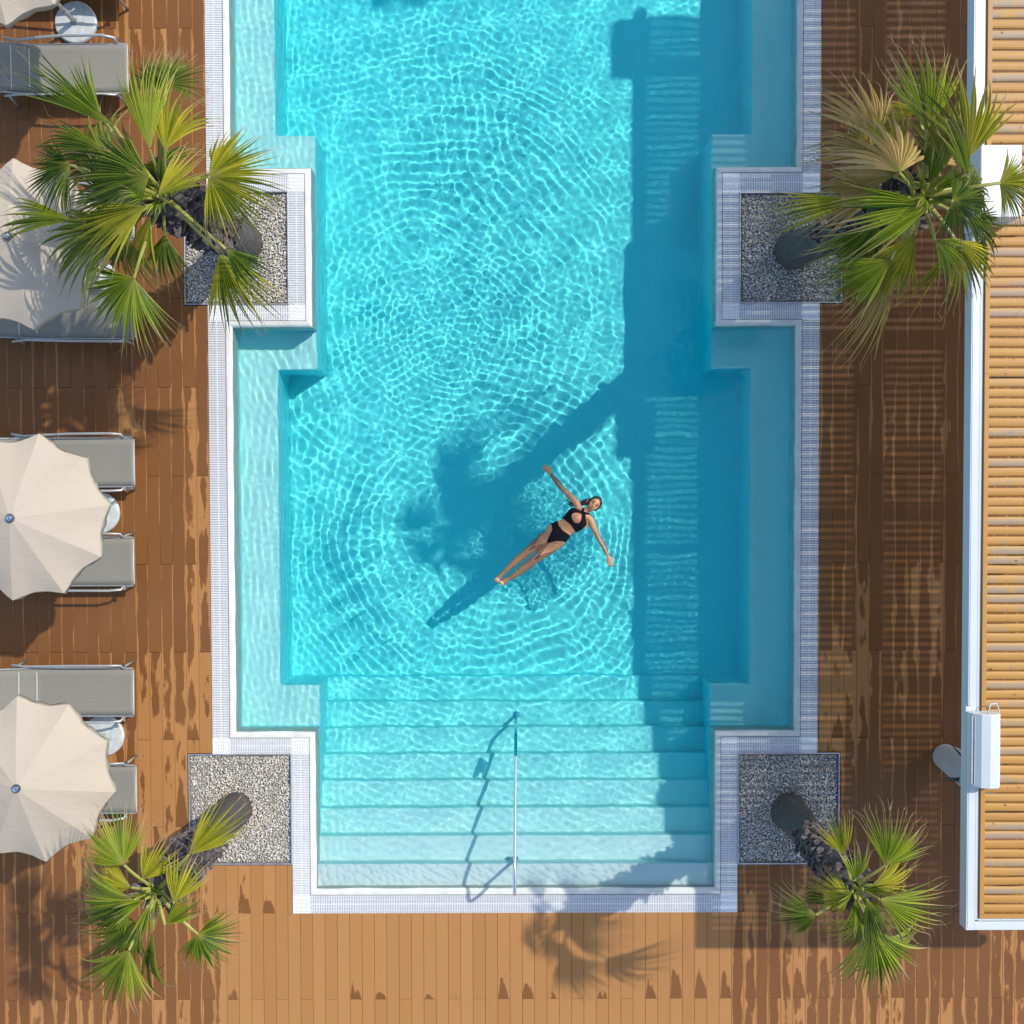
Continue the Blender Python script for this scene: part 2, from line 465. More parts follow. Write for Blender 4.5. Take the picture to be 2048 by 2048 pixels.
# water: a rippled sheet plus the absorbing body of water inside the basin
SWIM = (0.55, 0.05)
def wave(X, Y):
    r = random.Random(5); Z = np.zeros_like(X)
    def group(n, l0, l1, kap, th0=0.0, spread=math.pi):
        cs = [(2 * math.pi / math.exp(r.uniform(math.log(l0), math.log(l1))), th0 + r.uniform(-spread, spread), r.uniform(.5, 1.0), r.uniform(0, 6.28)) for _ in range(n)]
        tot = math.sqrt(sum(c * c / 2 for _, _, c, _ in cs)); G_ = np.zeros_like(X)
        for k, th, c, ph in cs: G_ += (kap * c / tot / k / k) * np.cos(k * (X * math.cos(th) + Y * math.sin(th)) + ph)
        return G_
    def patch(cx, cy, rx, ry): return np.exp(-((X - cx) / rx) ** 2 - ((Y - cy) / ry) ** 2)
    e1 = .5 + .5 * np.cos(.9 * X + .8 * Y + 1.0) * np.cos(.7 * X - 1.1 * Y + .4)
    e2 = .5 + .5 * np.cos(1.3 * X - .6 * Y + 2.2) * np.cos(.5 * X + 1.4 * Y)
    Z += group(34, .055, .125, .62) * (.45 + .55 * e1 + .35 * patch(-.1, 3.3, 1.6, 1.2))
    Z += group(26, .09, .19, .42) * (.55 + .55 * e2)
    Z += group(10, .30, .80, .26)
    Z += group(10, .07, .13, .75, 0.0, .35) * np.exp(-((X + 3.0) / 1.1) ** 2)          # lapping back off the wall
    Z += group(12, .06, .15, .55, math.pi / 2, .6) * np.exp(-((Y + 4.0) / 1.3) ** 2)
    warp = .09 * np.cos(2.3 * X + 1.3 * Y) + .06 * np.cos(3.1 * Y - 2.0 * X) + .03 * np.cos(5.3 * X + 4.1 * Y)
    for (cx, cy, lam, c, r0, w) in ((-.45, 3.2, .155, 1.0, 2.1, 1.0), (-.2, 3.0, .105, .75, 1.1, .8), (.35, .1, .15, 1.2, 1.9, .7), (.1, .2, .11, .7, 2.5, .9),
                                    (-.45, 3.5, .12, .7, 3.0, .7), (3.0, 6.2, .17, .5, 3.0, 2.0), (.9, .9, .11, .9, .7, .5), (.75, .1, .14, .9, 1.1, .5)):
        k = 2 * math.pi / lam; D = np.hypot(X - cx, Y - cy) + warp * .7
        arc = .65 + .35 * np.cos(np.arctan2(Y - cy, X - cx) * 3 + cx * 9)
        Z += (c / k / k) * np.cos(k * D + cx * 7) * np.exp(-((D - r0) / w) ** 2) * arc
    # splashy water just round the swimmer
    Z += group(26, .045, .11, 1.9) * np.exp(-(np.hypot(X - .95, Y - .1) / .85) ** 4)
    return Z
def build_water():
    h = .0092
    xs = np.arange(CX - HW - .012, CX + HW + .012 + h, h); ys = np.arange(Y4 - .012, 8.3, h)
    X, Y = np.meshgrid(xs, ys); Z = wave(X, Y)
    nx, ny = len(xs), len(ys)
    xc, yc = (xs[:-1] + xs[1:]) / 2, (ys[:-1] + ys[1:]) / 2
    XC, YC = np.meshgrid(xc, yc); ax = np.abs(XC - CX); e = .012
    inside = ~((ax > NW + e) & (((YC < Y1 - e) & (YC > Y2 + e)) | (YC < Y3 - e)))
    jj, ii = np.nonzero(inside)
    a = jj * nx + ii
    F = np.stack([a, a + 1, a + nx + 1, a + nx], -1)
    used, inv = np.unique(F.ravel(), return_inverse=True)
    V = np.stack([X.ravel(), Y.ravel(), Z.ravel()], -1)[used]; F = inv.reshape(-1, 4)
    me = bpy.data.meshes.new('water'); n = len(F)
    me.vertices.add(len(V)); me.vertices.foreach_set('co', V.astype(np.float32).ravel())
    me.loops.add(4 * n); me.loops.foreach_set('vertex_index', F.astype(np.int32).ravel())
    me.polygons.add(n); me.polygons.foreach_set('loop_start', np.arange(0, 4 * n, 4, dtype=np.int32))
    me.polygons.foreach_set('use_smooth', np.ones(n, dtype=bool)); me.update(calc_edges=True)
    me.materials.append(M['water'])
    o = bpy.data.objects.new('water', me); COL.objects.link(o); o['kind'] = 'structure'
    o.cycles.is_caustics_caster = True
    pts = outline(.02); pts = [(x, min(y, 8.28)) for x, y in pts]; n = len(pts)
    mb = MB(); mb.add([(x, y, -1.5) for x, y in pts] + [(x, y, .0115) for x, y in pts],
                      [tuple(reversed(range(n))), tuple(range(n, 2 * n))] + [(k, (k + 1) % n, n + (k + 1) % n, n + k) for k in range(n)])
    o = mb.build('water_body', M['depth']); o['kind'] = 'structure'
build_water()

# ------------------------------------------------------------ deck
PITCH, X0 = .1625, -3.945
ROWS = [6.245 - 1.1525 * i for i in range(-4, 14)]
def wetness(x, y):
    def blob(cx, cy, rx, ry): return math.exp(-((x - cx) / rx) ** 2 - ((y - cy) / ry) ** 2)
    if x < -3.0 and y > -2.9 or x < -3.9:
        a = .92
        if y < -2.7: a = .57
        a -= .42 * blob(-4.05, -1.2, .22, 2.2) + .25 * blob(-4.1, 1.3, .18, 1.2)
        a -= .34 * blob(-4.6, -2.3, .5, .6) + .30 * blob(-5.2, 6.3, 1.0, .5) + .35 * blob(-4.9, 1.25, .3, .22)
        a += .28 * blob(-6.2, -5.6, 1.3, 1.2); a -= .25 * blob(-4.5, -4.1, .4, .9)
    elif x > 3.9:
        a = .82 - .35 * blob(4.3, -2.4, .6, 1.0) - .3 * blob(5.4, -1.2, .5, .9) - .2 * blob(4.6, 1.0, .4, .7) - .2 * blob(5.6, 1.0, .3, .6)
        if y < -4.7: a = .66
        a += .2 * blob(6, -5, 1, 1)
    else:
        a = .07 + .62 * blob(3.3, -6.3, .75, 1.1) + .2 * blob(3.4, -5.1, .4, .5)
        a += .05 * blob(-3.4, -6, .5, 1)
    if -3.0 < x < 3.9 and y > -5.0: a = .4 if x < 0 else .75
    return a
def build_deck():
    mb = MB(); XW = 12.5
    lx, rx = CX - HW - .302, CX + HW + .302
    obs = [(lx, rx, Y3 - .28, YT + .6)] + [(b[0] - .012, b[1] + .012, b[2] - .012, b[3] + .012) for b in BEDS]
    obs.append((BEDS[2][1] - .01, BEDS[3][0] + .01, Y4 - .315, Y3))
    cuts = sorted({c for o in obs for c in o[:2]})
    k0 = int((-XW - X0) / PITCH); k1 = int((XW - X0) / PITCH)
    for k in range(k0, k1):
        a, b = X0 + k * PITCH, X0 + (k + 1) * PITCH; r = random.Random(k * 7 + 3)
        xs = [a + .0022] + [c for c in cuts if a + .004 < c < b - .004] + [b - .0022]
        joints = [y for i, y in enumerate(ROWS) if (i + k) % 2 == 0]
        joints = [12.0] + joints + [-10.5]
        for bi in range(len(joints) - 1):
            yt, yb = joints[bi], joints[bi + 1]; r1, r2 = r.random(), r.random()
            for c0, c1 in zip(xs[:-1], xs[1:]):
                m = (c0 + c1) / 2; segs = [(yb + .0025, yt - .0025)]
                for o in obs:
                    if o[0] < m < o[1]:
                        ns = []
                        for s0, s1 in segs:
                            if s1 <= o[2] or s0 >= o[3]: ns.append((s0, s1)); continue
                            if s0 < o[2]: ns.append((s0, o[2]))
                            if s1 > o[3]: ns.append((o[3], s1))
                        segs = ns
                for s0, s1 in segs:
                    if s1 - s0 < .01: continue
                    n = max(1, int((s1 - s0) / .24)); dz = (r1 - .5) * .0015
                    vs = []; A = []; U = []; V = []
                    for i in range(n + 1):
                        y = s0 + (s1 - s0) * i / n
                        for x in (c0, c1):
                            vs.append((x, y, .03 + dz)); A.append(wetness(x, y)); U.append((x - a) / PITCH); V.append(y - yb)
                    nt = len(vs); vs += [(c0, s0, -.01), (c1, s0, -.01), (c0, s1, -.01), (c1, s1, -.01)]
                    A += [.1] * 4; U += [.5] * 4; V += [0] * 4
                    fs = [(2 * i, 2 * i + 1, 2 * i + 3, 2 * i + 2) for i in range(n)]
                    fs += [(0, nt, nt + 1, 1), (2 * n, 2 * n + 1, nt + 3, nt + 2), (nt, 0, 2 * n, nt + 2), (1, nt + 1, nt + 3, 2 * n + 1)]
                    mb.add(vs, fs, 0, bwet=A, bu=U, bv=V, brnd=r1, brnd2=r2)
    o = mb.build('deck', M['deck']); o['kind'] = 'structure'
    g = MB()
    # ground sheet under the deck, open where the basin is
    x0, x1 = CX - HW - .29, CX + HW + .29
    for (a, b, c, d) in ((-150, x0, -150, 150), (x1, 150, -150, 150), (x0, x1, -150, Y4 - .3), (x0, x1, YT + .4, 150),
                         (x0, CX - NW - .24, Y4 - .3, Y3 - .25), (CX + NW + .24, x1, Y4 - .3, Y3 - .25),
                         (x0, CX - NW - .24, Y2 + .25, Y1 - .25), (CX + NW + .24, x1, Y2 + .25, Y1 - .25)):
        g.add([(a, c, -.06), (b, c, -.06), (b, d, -.06), (a, d, -.06)], [(0, 1, 2, 3)])
    o = g.build('ground', M['underlay']); o['kind'] = 'structure'
build_deck()

# ------------------------------------------------------------ gravel beds
ICO_V = []; ph = (1 + 5 ** .5) / 2
for a in (-1, 1):
    for b in (-ph, ph): ICO_V += [(0, a, b), (a, b, 0), (b, 0, a)]
ICO_V = np.array(ICO_V) / math.hypot(1, ph)
def ico_faces():
    F = []
    for i in range(12):
        for j in range(i + 1, 12):
            for k in range(j + 1, 12):
                d = [np.linalg.norm(ICO_V[p] - ICO_V[q]) for p, q in ((i, j), (j, k), (i, k))]
                if max(d) < 1.1:
                    n = np.cross(ICO_V[j] - ICO_V[i], ICO_V[k] - ICO_V[i])
                    F.append((i, j, k) if n.dot(ICO_V[i]) > 0 else (i, k, j))
    return F
ICO_F = ico_faces()
def build_bed(b, label, dark, seed):
    x0, x1, y0, y1 = b; cx, cy = (x0 + x1) / 2, (y0 + y1) / 2
    root = empty('gravel_bed', (cx, cy, 0), label=label, cat='planting bed', group='gravel beds at the corners of the pool')
    a, d = (x1 - x0) / 2, (y1 - y0) / 2
    f = MB(); w = .016
    f.box(-a, a, -d, -d + w, -.05, .042); f.box(-a, a, d - w, d, -.05, .042)
    f.box(-a, -a + w, -d + w, d - w, -.05, .0415); f.box(a - w, a, -d + w, d - w, -.05, .0415)
    f.build('bed_frame', M['bed_frame'], root, bevel=.002)
    r = random.Random(seed); mb = MB(); mb.add([(-a + w, -d + w, -.012), (a - w, -d + w, -.012), (a - w, d - w, -.012), (-a + w, d - w, -.012)], [(0, 1, 2, 3)])
    mb.build('soil', M['soil'], root)
    st = MB()
    for layer in (0, 1):
        p = .0265
        for i in range(int((2 * a - .05) / p)):
            for j in range(int((2 * d - .05) / p)):
                if layer and r.random() < .35: continue
                x = -a + .03 + (i + r.random()) * p; y = -d + .03 + (j + r.random()) * p
                if abs(x) > a - .03 or abs(y) > d - .03: continue
                s = np.array([r.uniform(.008, .0195), r.uniform(.007, .0145), r.uniform(.006, .011)]) * (1.35 if r.random() < .05 else 1)
                lev = mnoise.noise(Vector((x * 3 + seed, y * 3, 0)))
                if layer and lev < -.12 and r.random() < .6: continue
                A = Matrix.Rotation(r.uniform(0, 6.28), 3, 'Z') @ Matrix.Rotation(r.uniform(-.6, .6), 3, 'X')
                Q = (ICO_V * (1 + np.array([r.uniform(-.18, .18) for _ in range(12)])[:, None]) * s) @ np.array(A.transposed())
                Q = Q + np.array([x, y, .003 + layer * .014 + lev * .010 + r.uniform(-.003, .004)])
                t = min(1, max(0, r.random() + lev * .35)); t = t * .72 if dark else .12 + .88 * t
                st.add([tuple(q) for q in Q], ICO_F, 0, srnd=t)
    o = st.build('gravel', M['gravel'], root); o['kind'] = 'stuff'
build_bed(BEDS[0], 'pale gravel bed under the bushiest palm, half hidden by its fronds', False, 1)
build_bed(BEDS[1], 'shaded gravel bed under the tall windblown palm with withered fronds', False, 2)
build_bed(BEDS[2], 'fully sunlit pale gravel bed beside the loungers at the step end of the pool', False, 3)
build_bed(BEDS[3], 'shaded grey gravel bed at the step end of the pool, on the pergola side', False, 4)

# ------------------------------------------------------------ palms
def frond(parent, C, B, T, fan, mat, droop=.25, n=None, cup=.35, age=.5, seed=0, roll=0.0, threads=True, pet=.016, lscale=1.13):
    """C crown point, B where the blade starts, T where its longest finger ends (parent space)"""
    r = random.Random(seed)
    C, B, T = Vector(C), Vector(B), Vector(T)
    mb = MB()
    mid = (C + B) / 2 + Vector((0, 0, .10 * (B - C).length))
    pts = [C.lerp(mid, .0), C.lerp(mid, .5), mid, mid.lerp(B, .5), B]
    pts = [((1 - t) ** 2) * C + 2 * t * (1 - t) * mid + t * t * B for t in (0, .2, .4, .6, .8, 1)]
    if (B - C).length > .05:
        mb.tube(pts, [pet * 1.5, pet * 1.2, pet, pet, pet * .9, pet * .8], 6, 1, flat=.6)
    L = (T - B).length * lscale; a = (T - B).normalized()
    up = Vector((0, 0, 1)); s = a.cross(up).normalized(); nrm = s.cross(a).normalized()
    q = Matrix.Rotation(roll, 3, a); s = q @ s; nrm = q @ nrm
    n = n or max(12, int(fan / R(3.9)))
    dth = fan / n
    for i in range(n):
        f = (i + .5) / n * 2 - 1; th = f * fan / 2
        Ls = L * (1 - .20 * f * f * min(1.5, fan / 2)) * r.uniform(.90, 1.06)
        d = a * math.cos(th) + s * math.sin(th)
        side = (-a * math.sin(th) + s * math.cos(th))
        kcol = min(1, max(0, r.gauss(age - .1 + .25 * f * f, .28))); bend = r.gauss(0, .05); dr = droop * r.uniform(.5, 1.6)
        split = r.uniform(.42, .62)
        vs, lr = [], []
        rr = [.02, .2, .38, .52, .66, .8, .9, 1.0]
        for j, t in enumerate(rr):
            rad = t * Ls
            wd = rad * math.tan(dth / 2) * 1.06
            wmax = split * Ls * math.tan(dth / 2)
            if t > split: wd = wmax * max(0.0, 1 - ((t - split) / (1 - split)) ** 1.25) * .95
            wd = max(wd, .0014)
            z = -dr * (max(0, t - .25) ** 2) * Ls * 1.3 - cup * (math.sin(th) ** 2 if abs(th) < 1.57 else 1) * rad * .8 * (1 if abs(th) < 1.57 else 1.0)
            p = B + d * rad + side * (bend * max(0, t - .4) ** 2 * Ls * 3) + nrm * (.04 * L * math.sin(math.pi * t))
            p = p + Vector((0, 0, 1)) * z * .8 + nrm * z * .2
            e = nrm * (-wd * .85)
            vs += [p - side * wd + e, p + nrm * wd * .35, p + side * wd + e]; lr += [t] * 3
        m = len(rr)
        fs = []
        for j in range(m - 1):
            b0 = 3 * j; fs += [(b0, b0 + 3, b0 + 4, b0 + 1), (b0 + 1, b0 + 4, b0 + 5, b0 + 2)]
        mb.add(vs, fs, 0, lr=lr, lk=kcol)
        if threads and r.random() < .85:
            p = vs[3 * (m - 1) + 1]; dd = (d + side * r.gauss(0, .35) + Vector((0, 0, -r.uniform(0, .6)))).normalized()
            ll = L * r.uniform(.08, .24); wq = .0013; cur = side * r.gauss(0, .3)
            q0 = []; 
            for t in (0, .35, .7, 1):
                c = Vector(p) + dd * ll * t + cur * ll * t * t; q0 += [c - side * wq * (1.2 - t), c + side * wq * (1.2 - t)]
            mb.add(q0, [(0, 2, 3, 1), (2, 4, 5, 3), (4, 6, 7, 5)], 0, lr=1.35, lk=.5)
    return mb.build('frond', [M[mat], M['petiole']], parent, smooth=False)

def palm(base_px, crown_px, h, fronds, label, seed, r0=.235, r1=.15, boots=(.45, 1.0, 110, .13), lean_mid=0.0):
    r = random.Random(seed)
    b = at(*base_px, 0.03); b.z = 0.0; c = at(*crown_px, h)
    root = empty('palm_tree', b, label=label, cat='palm tree', group='fan palms planted in gravel beds')
    C = c - b; C.z = h
    trunk = MB(); N = 26; pts = []; rad = []
    for i in range(N + 1):
        t = i / N; p = Vector((0, 0, -.03)).lerp(C - Vector((0, 0, .1)), t)
        sl_ = Vector((C.x, C.y, 0)); p += sl_ * (lean_mid * math.sin(math.pi * t))
        pts.append(p); k = max(0, 1 - t * 5)
        rad.append((r0 + (r1 - r0) * t) * (1 + .12 * k) * (1 + .03 * math.sin(i * 2.4)))
    trunk.tube(pts, rad, 26)
    for i, v in enumerate(trunk.v):
        q = Vector(v); nz = mnoise.noise(q * 6) * .012; a = math.atan2(q.y, q.x)
        trunk.v[i] = (q.x + nz * math.cos(a), q.y + nz * math.sin(a), q.z)
    trunk.build('trunk', M['bark'], root, smooth=True)
    bt = MB(); t0, t1, nb, bl = boots
    for i in range(nb):
        t = t0 + (t1 - t0) * (i / nb); k = t * N; j = min(N - 1, int(k)); p = pts[j].lerp(pts[j + 1], k - j)
        ax = (pts[j + 1] - pts[j]).normalized(); an = i * 2.39996 + r.uniform(-.2, .2)
        e1 = ax.cross(Vector((0, 1, 0))).normalized(); e2 = ax.cross(e1)
        o_ = (e1 * math.cos(an) + e2 * math.sin(an)); side = ax.cross(o_).normalized()
        rr = (r0 + (r1 - r0) * t) * .92; ln = bl * r.uniform(.6, 1.35); w = r.uniform(.028, .05)
        dirn = (o_ * r.uniform(.6, 1.0) + ax * r.uniform(.3, .9)).normalized()
        th_ = dirn.cross(side).normalized() * .011
        s0 = p + o_ * rr * .9; s1 = s0 + dirn * ln * .6; s2 = s0 + dirn * ln + ax * .01
        tw = side * r.uniform(-.02, .02)
        vs = [s0 - side * w, s0 + side * w, s1 - side * w * .8 + tw, s1 + side * w * .8 + tw, s2 - side * w * .45 + tw * 2, s2 + side * w * .35 + tw * 2]
        vs = vs + [v + th_ for v in vs]
        bt.add(vs, [(0, 1, 3, 2), (2, 3, 5, 4), (6, 8, 9, 7), (8, 10, 11, 9), (4, 5, 11, 10), (0, 2, 8, 6), (2, 4, 10, 8), (1, 7, 9, 3), (3, 9, 11, 5)])
    bt.build('leaf_bases', M['boot'], root)
    top = C.copy(); top.z = h + .02
    for i, fd in enumerate(fronds):
        (bx, by, bz), (tx, ty, tz), fan, mat = fd[:4]; kw = fd[4] if len(fd) > 4 else {}
        B = at(bx, by, h + bz) - b; T = at(tx, ty, h + tz) - b
        st = C.copy(); st.z = h - .08; d = (B - st); d.z = 0
        if d.length > .001: st = st + d.normalized() * min(.07, d.length * .5)
        frond(root, st, B, T, R(fan), mat, seed=seed * 100 + i, lscale={2: 1.05, 3: 1.05, 4: 1.24}.get(seed, 1.13), **kw)
    for i in range({1: 2, 2: 0, 3: 0}.get(seed, 4)):
        an = i * 2.6 + seed * 1.9; d = Vector((math.cos(an), math.sin(an), 0)); q = r.uniform(.22, .42); e = r.uniform(.42, .62)
        B = Vector((C.x, C.y, h - r.uniform(.1, .3))) + d * q; T = B + d * e * .8 + Vector((0, 0, -e * r.uniform(.35, .8)))
        frond(root, C - Vector((0, 0, .08)), B, T, R(r.uniform(80, 130)), r.choice(['leaf_deep', 'leaf_deep', 'leaf_green', 'leaf_dry']), seed=seed * 100 + 40 + i, droop=.45, cup=.45)
    # the unopened spear and short young leaves at the heart
    for i in range(5):
        an = i * 1.3 + seed; d = Vector((math.cos(an), math.sin(an), 0))
        B = C + d * .06 + Vector((0, 0, .05)); T = C + d * r.uniform(.16, .3) + Vector((0, 0, .32))
        frond(root, C - Vector((0, 0, .05)), B, T, R(38), 'leaf_green', seed=seed * 100 + 60 + i, n=8, droop=.1, threads=False)
    return root

G, Y_, D_, K_ = 'leaf_green', 'leaf_yellow', 'leaf_dry', 'leaf_deep'
palm((482, 484), (322, 388), 3.2, [
    ((417, 353, .20), (552, 385, .02), 185, Y_, dict(age=.35, cup=.15, droop=.2)),
    ((439, 506, -.75), (505, 645, -1.15), 82, Y_, dict(age=.4, droop=.3)),
    ((268, 556, -.05), (215, 668, -.30), 150, G, dict(age=.6, droop=.15, cup=.3)),
    ((298, 352, .25), (140, 372, .12), 130, K_, dict(age=.5, droop=.2)),
    ((240, 395, .12), (150, 330, .0), 120, K_, dict(age=.6, droop=.2)),
    ((140, 330, -.1), (52, 372, -.30), 130, K_, dict(age=.4, droop=.2)),
    ((228, 252, .10), (36, 130, .0), 24, G, dict(age=.5, droop=.15, n=15)),
    ((212, 300, .0), (60, 262, -.1), 40, K_, dict(age=.6, droop=.35)),
    ((205, 238, .05), (140, 122, .0), 30, G, dict(age=.4, n=11, droop=.2)),
    ((300, 300, .28), (284, 108, .2), 44, G, dict(age=.85, droop=.15, n=24)),
    ((330, 300, .2), (345, 170, .0), 70, Y_, dict(age=.6, droop=.5, roll=.5)),
    ((333, 168, -.25), (385, 118, -.35), 170, K_, dict(age=.7, droop=.25)),
    ((318, 180, -.35), (290, 108, -.5), 110, K_, dict(age=.6, droop=.3)),
    ((292, 412, .22), (148, 490, .05), 62, Y_, dict(age=.6, droop=.15)),
    ((235, 455, .0), (70, 520, -.3), 80, K_, dict(age=.8, droop=.45)),
    ((150, 440, -.3), (-5, 425, -.5), 34, G, dict(age=.7, droop=.3)),
    ((250, 470, -.25), (240, 560, -.6), 120, K_, dict(age=.7, droop=.5)),
    ((315, 392, .3), (395, 312, .35), 55, Y_, dict(age=.7, n=13, droop=.1)),
    ((300, 430, .1), (275, 540, -.2), 40, Y_, dict(age=.6, n=10, droop=.3)),
    ((430, 345, -.05), (468, 285, -.15), 95, Y_, dict(age=.4, droop=.3)),
    ((215, 330, -.2), (110, 250, -.5), 110, K_, dict(age=.8, droop=.5)),
    ((452, 498, -.1), (520, 560, -.35), 70, K_, dict(age=.3, droop=.5)),
], 'bushy green fan palm leaning over the loungers, the fullest crown of the palms', 1, r0=.25, r1=.17, boots=(.35, .99, 230, .17))
palm((470, 1621), (306, 1792), 3.2, [
    ((248, 1730, .12), (196, 1628, .05), 128, G, dict(age=.7, droop=.12, cup=.2)),
    ((377, 1710, .10), (474, 1616, .0), 62, Y_, dict(age=.5, droop=.15)),
    ((268, 1800, .15), (150, 1836, -.02), 95, G, dict(age=.5, droop=.2)),
    ((262, 1775, .05), (168, 1742, -.1), 80, Y_, dict(age=.75, droop=.4)),
    ((395, 1868, -.05), (462, 1922, -.12), 190, G, dict(age=.35, cup=.2, droop=.12)),
    ((258, 1900, .0), (205, 2022, -.12), 88, G, dict(age=.6, droop=.15)),
    ((348, 1805, .22), (380, 1712, .2), 85, Y_, dict(age=.6, n=13, droop=.15)),
    ((275, 1845, .05), (168, 1918, -.15), 90, K_, dict(age=.6, droop=.3)),
    ((285, 1860, -.05), (200, 1880, -.4), 110, K_, dict(age=.6, droop=.5)),
    ((306, 1860, -.2), (296, 2022, -.9), 16, K_, dict(age=.2, n=6, droop=.6)),
    ((330, 1850, .0), (390, 1800, .0), 60, G, dict(age=.6, n=12, droop=.2)),
    ((285, 1760, .0), (330, 1690, .05), 80, Y_, dict(age=.7, n=14, droop=.3)),
    ((230, 1800, -.3), (140, 1750, -.6), 90, D_, dict(age=.5, droop=.6)),
], 'sunlit fan palm with a long bare leaning trunk, nearest the umbrella at the step end', 2, r0=.205, r1=.15, boots=(.48, 1.0, 170, .15))
palm((1580, 1625), (1712, 1782), 3.35, [
    ((1770, 1731, .12), (1812, 1630, .05), 112, G, dict(age=.7, droop=.12, cup=.2)),
    ((1688, 1712, .12), (1664, 1630, .1), 78, Y_, dict(age=.4, droop=.15)),
    ((1698, 1796, .15), (1628, 1790, .05), 150, Y_, dict(age=.6, droop=.25)),
    ((1632, 1830, -.05), (1548, 1832, -.2), 118, K_, dict(age=.6, cup=.3)),
    ((1758, 1798, .15), (1892, 1846, .0), 70, G, dict(age=.65, droop=.15)),
    ((1742, 1855, .1), (1776, 2000, -.05), 92, G, dict(age=.7, droop=.15)),
    ((1738, 1830, .05), (1680, 1905, -.1), 80, Y_, dict(age=.5, droop=.3)),
    ((1735, 1800, .25), (1760, 1900, .2), 60, K_, dict(age=.6, n=16, droop=.1)),
    ((1745, 1770, .0), (1845, 1748, -.1), 75, Y_, dict(age=.7, droop=.5)),
    ((1650, 1810, -.2), (1606, 1770, -.4), 80, K_, dict(age=.4)),
    ((1760, 1880, -.3), (1815, 1950, -.6), 110, K_, dict(age=.8, droop=.5)),
    ((1710, 1760, .2), (1720, 1700, .3), 70, G, dict(age=.8, n=12)),
], 'small neat fan palm with a dark trunk, beside the end corner of the white pergola', 3, r0=.215, r1=.15, boots=(.42, 1.0, 150, .11))
palm((1588, 500), (1852, 386), 4.45, [
    ((1853, 260, .1), (1850, 108, .05), 74, G, dict(age=.85, droop=.12)),
    ((1936, 316, .25), (1936, 165, .2), 92, Y_, dict(age=.3, droop=.12, cup=.2)),
    ((1758, 280, -.3), (1706, 165, -.5), 78, D_, dict(age=.6, droop=.3)),
    ((1799, 345, .25), (1768, 240, .1), 130, D_, dict(age=.8, droop=.5, n=15)),
    ((1790, 352, -.2), (1700, 330, -.5), 110, D_, dict(age=.4, droop=.5, n=14)),
    ((1864, 411, .2), (1705, 446, .1), 66, G, dict(age=.7, droop=.12)),
    ((1716, 402, -.1), (1566, 424, -.3), 34, Y_, dict(age=.5, n=14, droop=.2)),
    ((1782, 520, -.1), (1676, 585, -.3), 80, G, dict(age=.6, droop=.2)),
    ((1795, 530, -.3), (1724, 682, -.7), 30, D_, dict(age=.3, n=12, droop=.4)),
    ((1800, 500, -.1), (1790, 590, -.3), 90, Y_, dict(age=.6, n=13, droop=.4)),
    ((1905, 402, .3), (1975, 420, .25), 210, K_, dict(age=.4, cup=.2)),
    ((1999, 366, .1), (2075, 380, .0), 150, Y_, dict(age=.3, cup=.2)),
    ((1912, 482, .0), (1972, 570, -.2), 92, Y_, dict(age=.6, n=16, droop=.3)),
    ((1915, 486, -.05), (1830, 592, -.2), 14, Y_, dict(age=.4, n=4, droop=.2)),
    ((1936, 352, .28), (1912, 262, .4), 44, G, dict(age=.9, n=10, droop=.1)),
    ((1840, 225, -.4), (1770, 220, -.5), 50, Y_, dict(age=.5, n=9, droop=.3)),
    ((1760, 440, -.1), (1690, 520, -.35), 70, K_, dict(age=.7, droop=.4)),
    ((1745, 310, -.5), (1668, 250, -.8), 100, D_, dict(age=.2, droop=.7)),
    ((1800, 330, -.1), (1775, 215, -.2), 60, Y_, dict(age=.8, n=11, droop=.3)),
    ((1890, 330, .1), (1885, 190, .0), 70, Y_, dict(age=.5, droop=.15)),
    ((1935, 440, .0), (2010, 480, -.2), 80, K_, dict(age=.7, droop=.4)),
    ((1830, 470, .0), (1770, 560, -.2), 75, Y_, dict(age=.7, droop=.3)),
    ((1870, 480, .1), (1930, 530, .0), 80, G, dict(age=.8, n=12, droop=.3)),
    ((1880, 350, .1), (1860, 250, .0), 80, K_, dict(age=.6, droop=.3)),
], 'tall windblown fan palm with brown withered fronds, overhanging the white pergola beam', 4, r0=.22, r1=.16, boots=(.38, .98, 180, .14))
palm((1560, -751), (1638, -1700), 4.6, [
    ((1638 + 110 * math.cos(i * .7), -1700 + 110 * math.sin(i * .7), .1), (1638 + 270 * math.cos(i * .7), -1700 + 270 * math.sin(i * .7), -.2), 120, G) for i in range(9)],
    'fan palm standing further along the pool, beyond the top edge, shading the far water', 5, boots=(.6, 1.0, 40, .14))

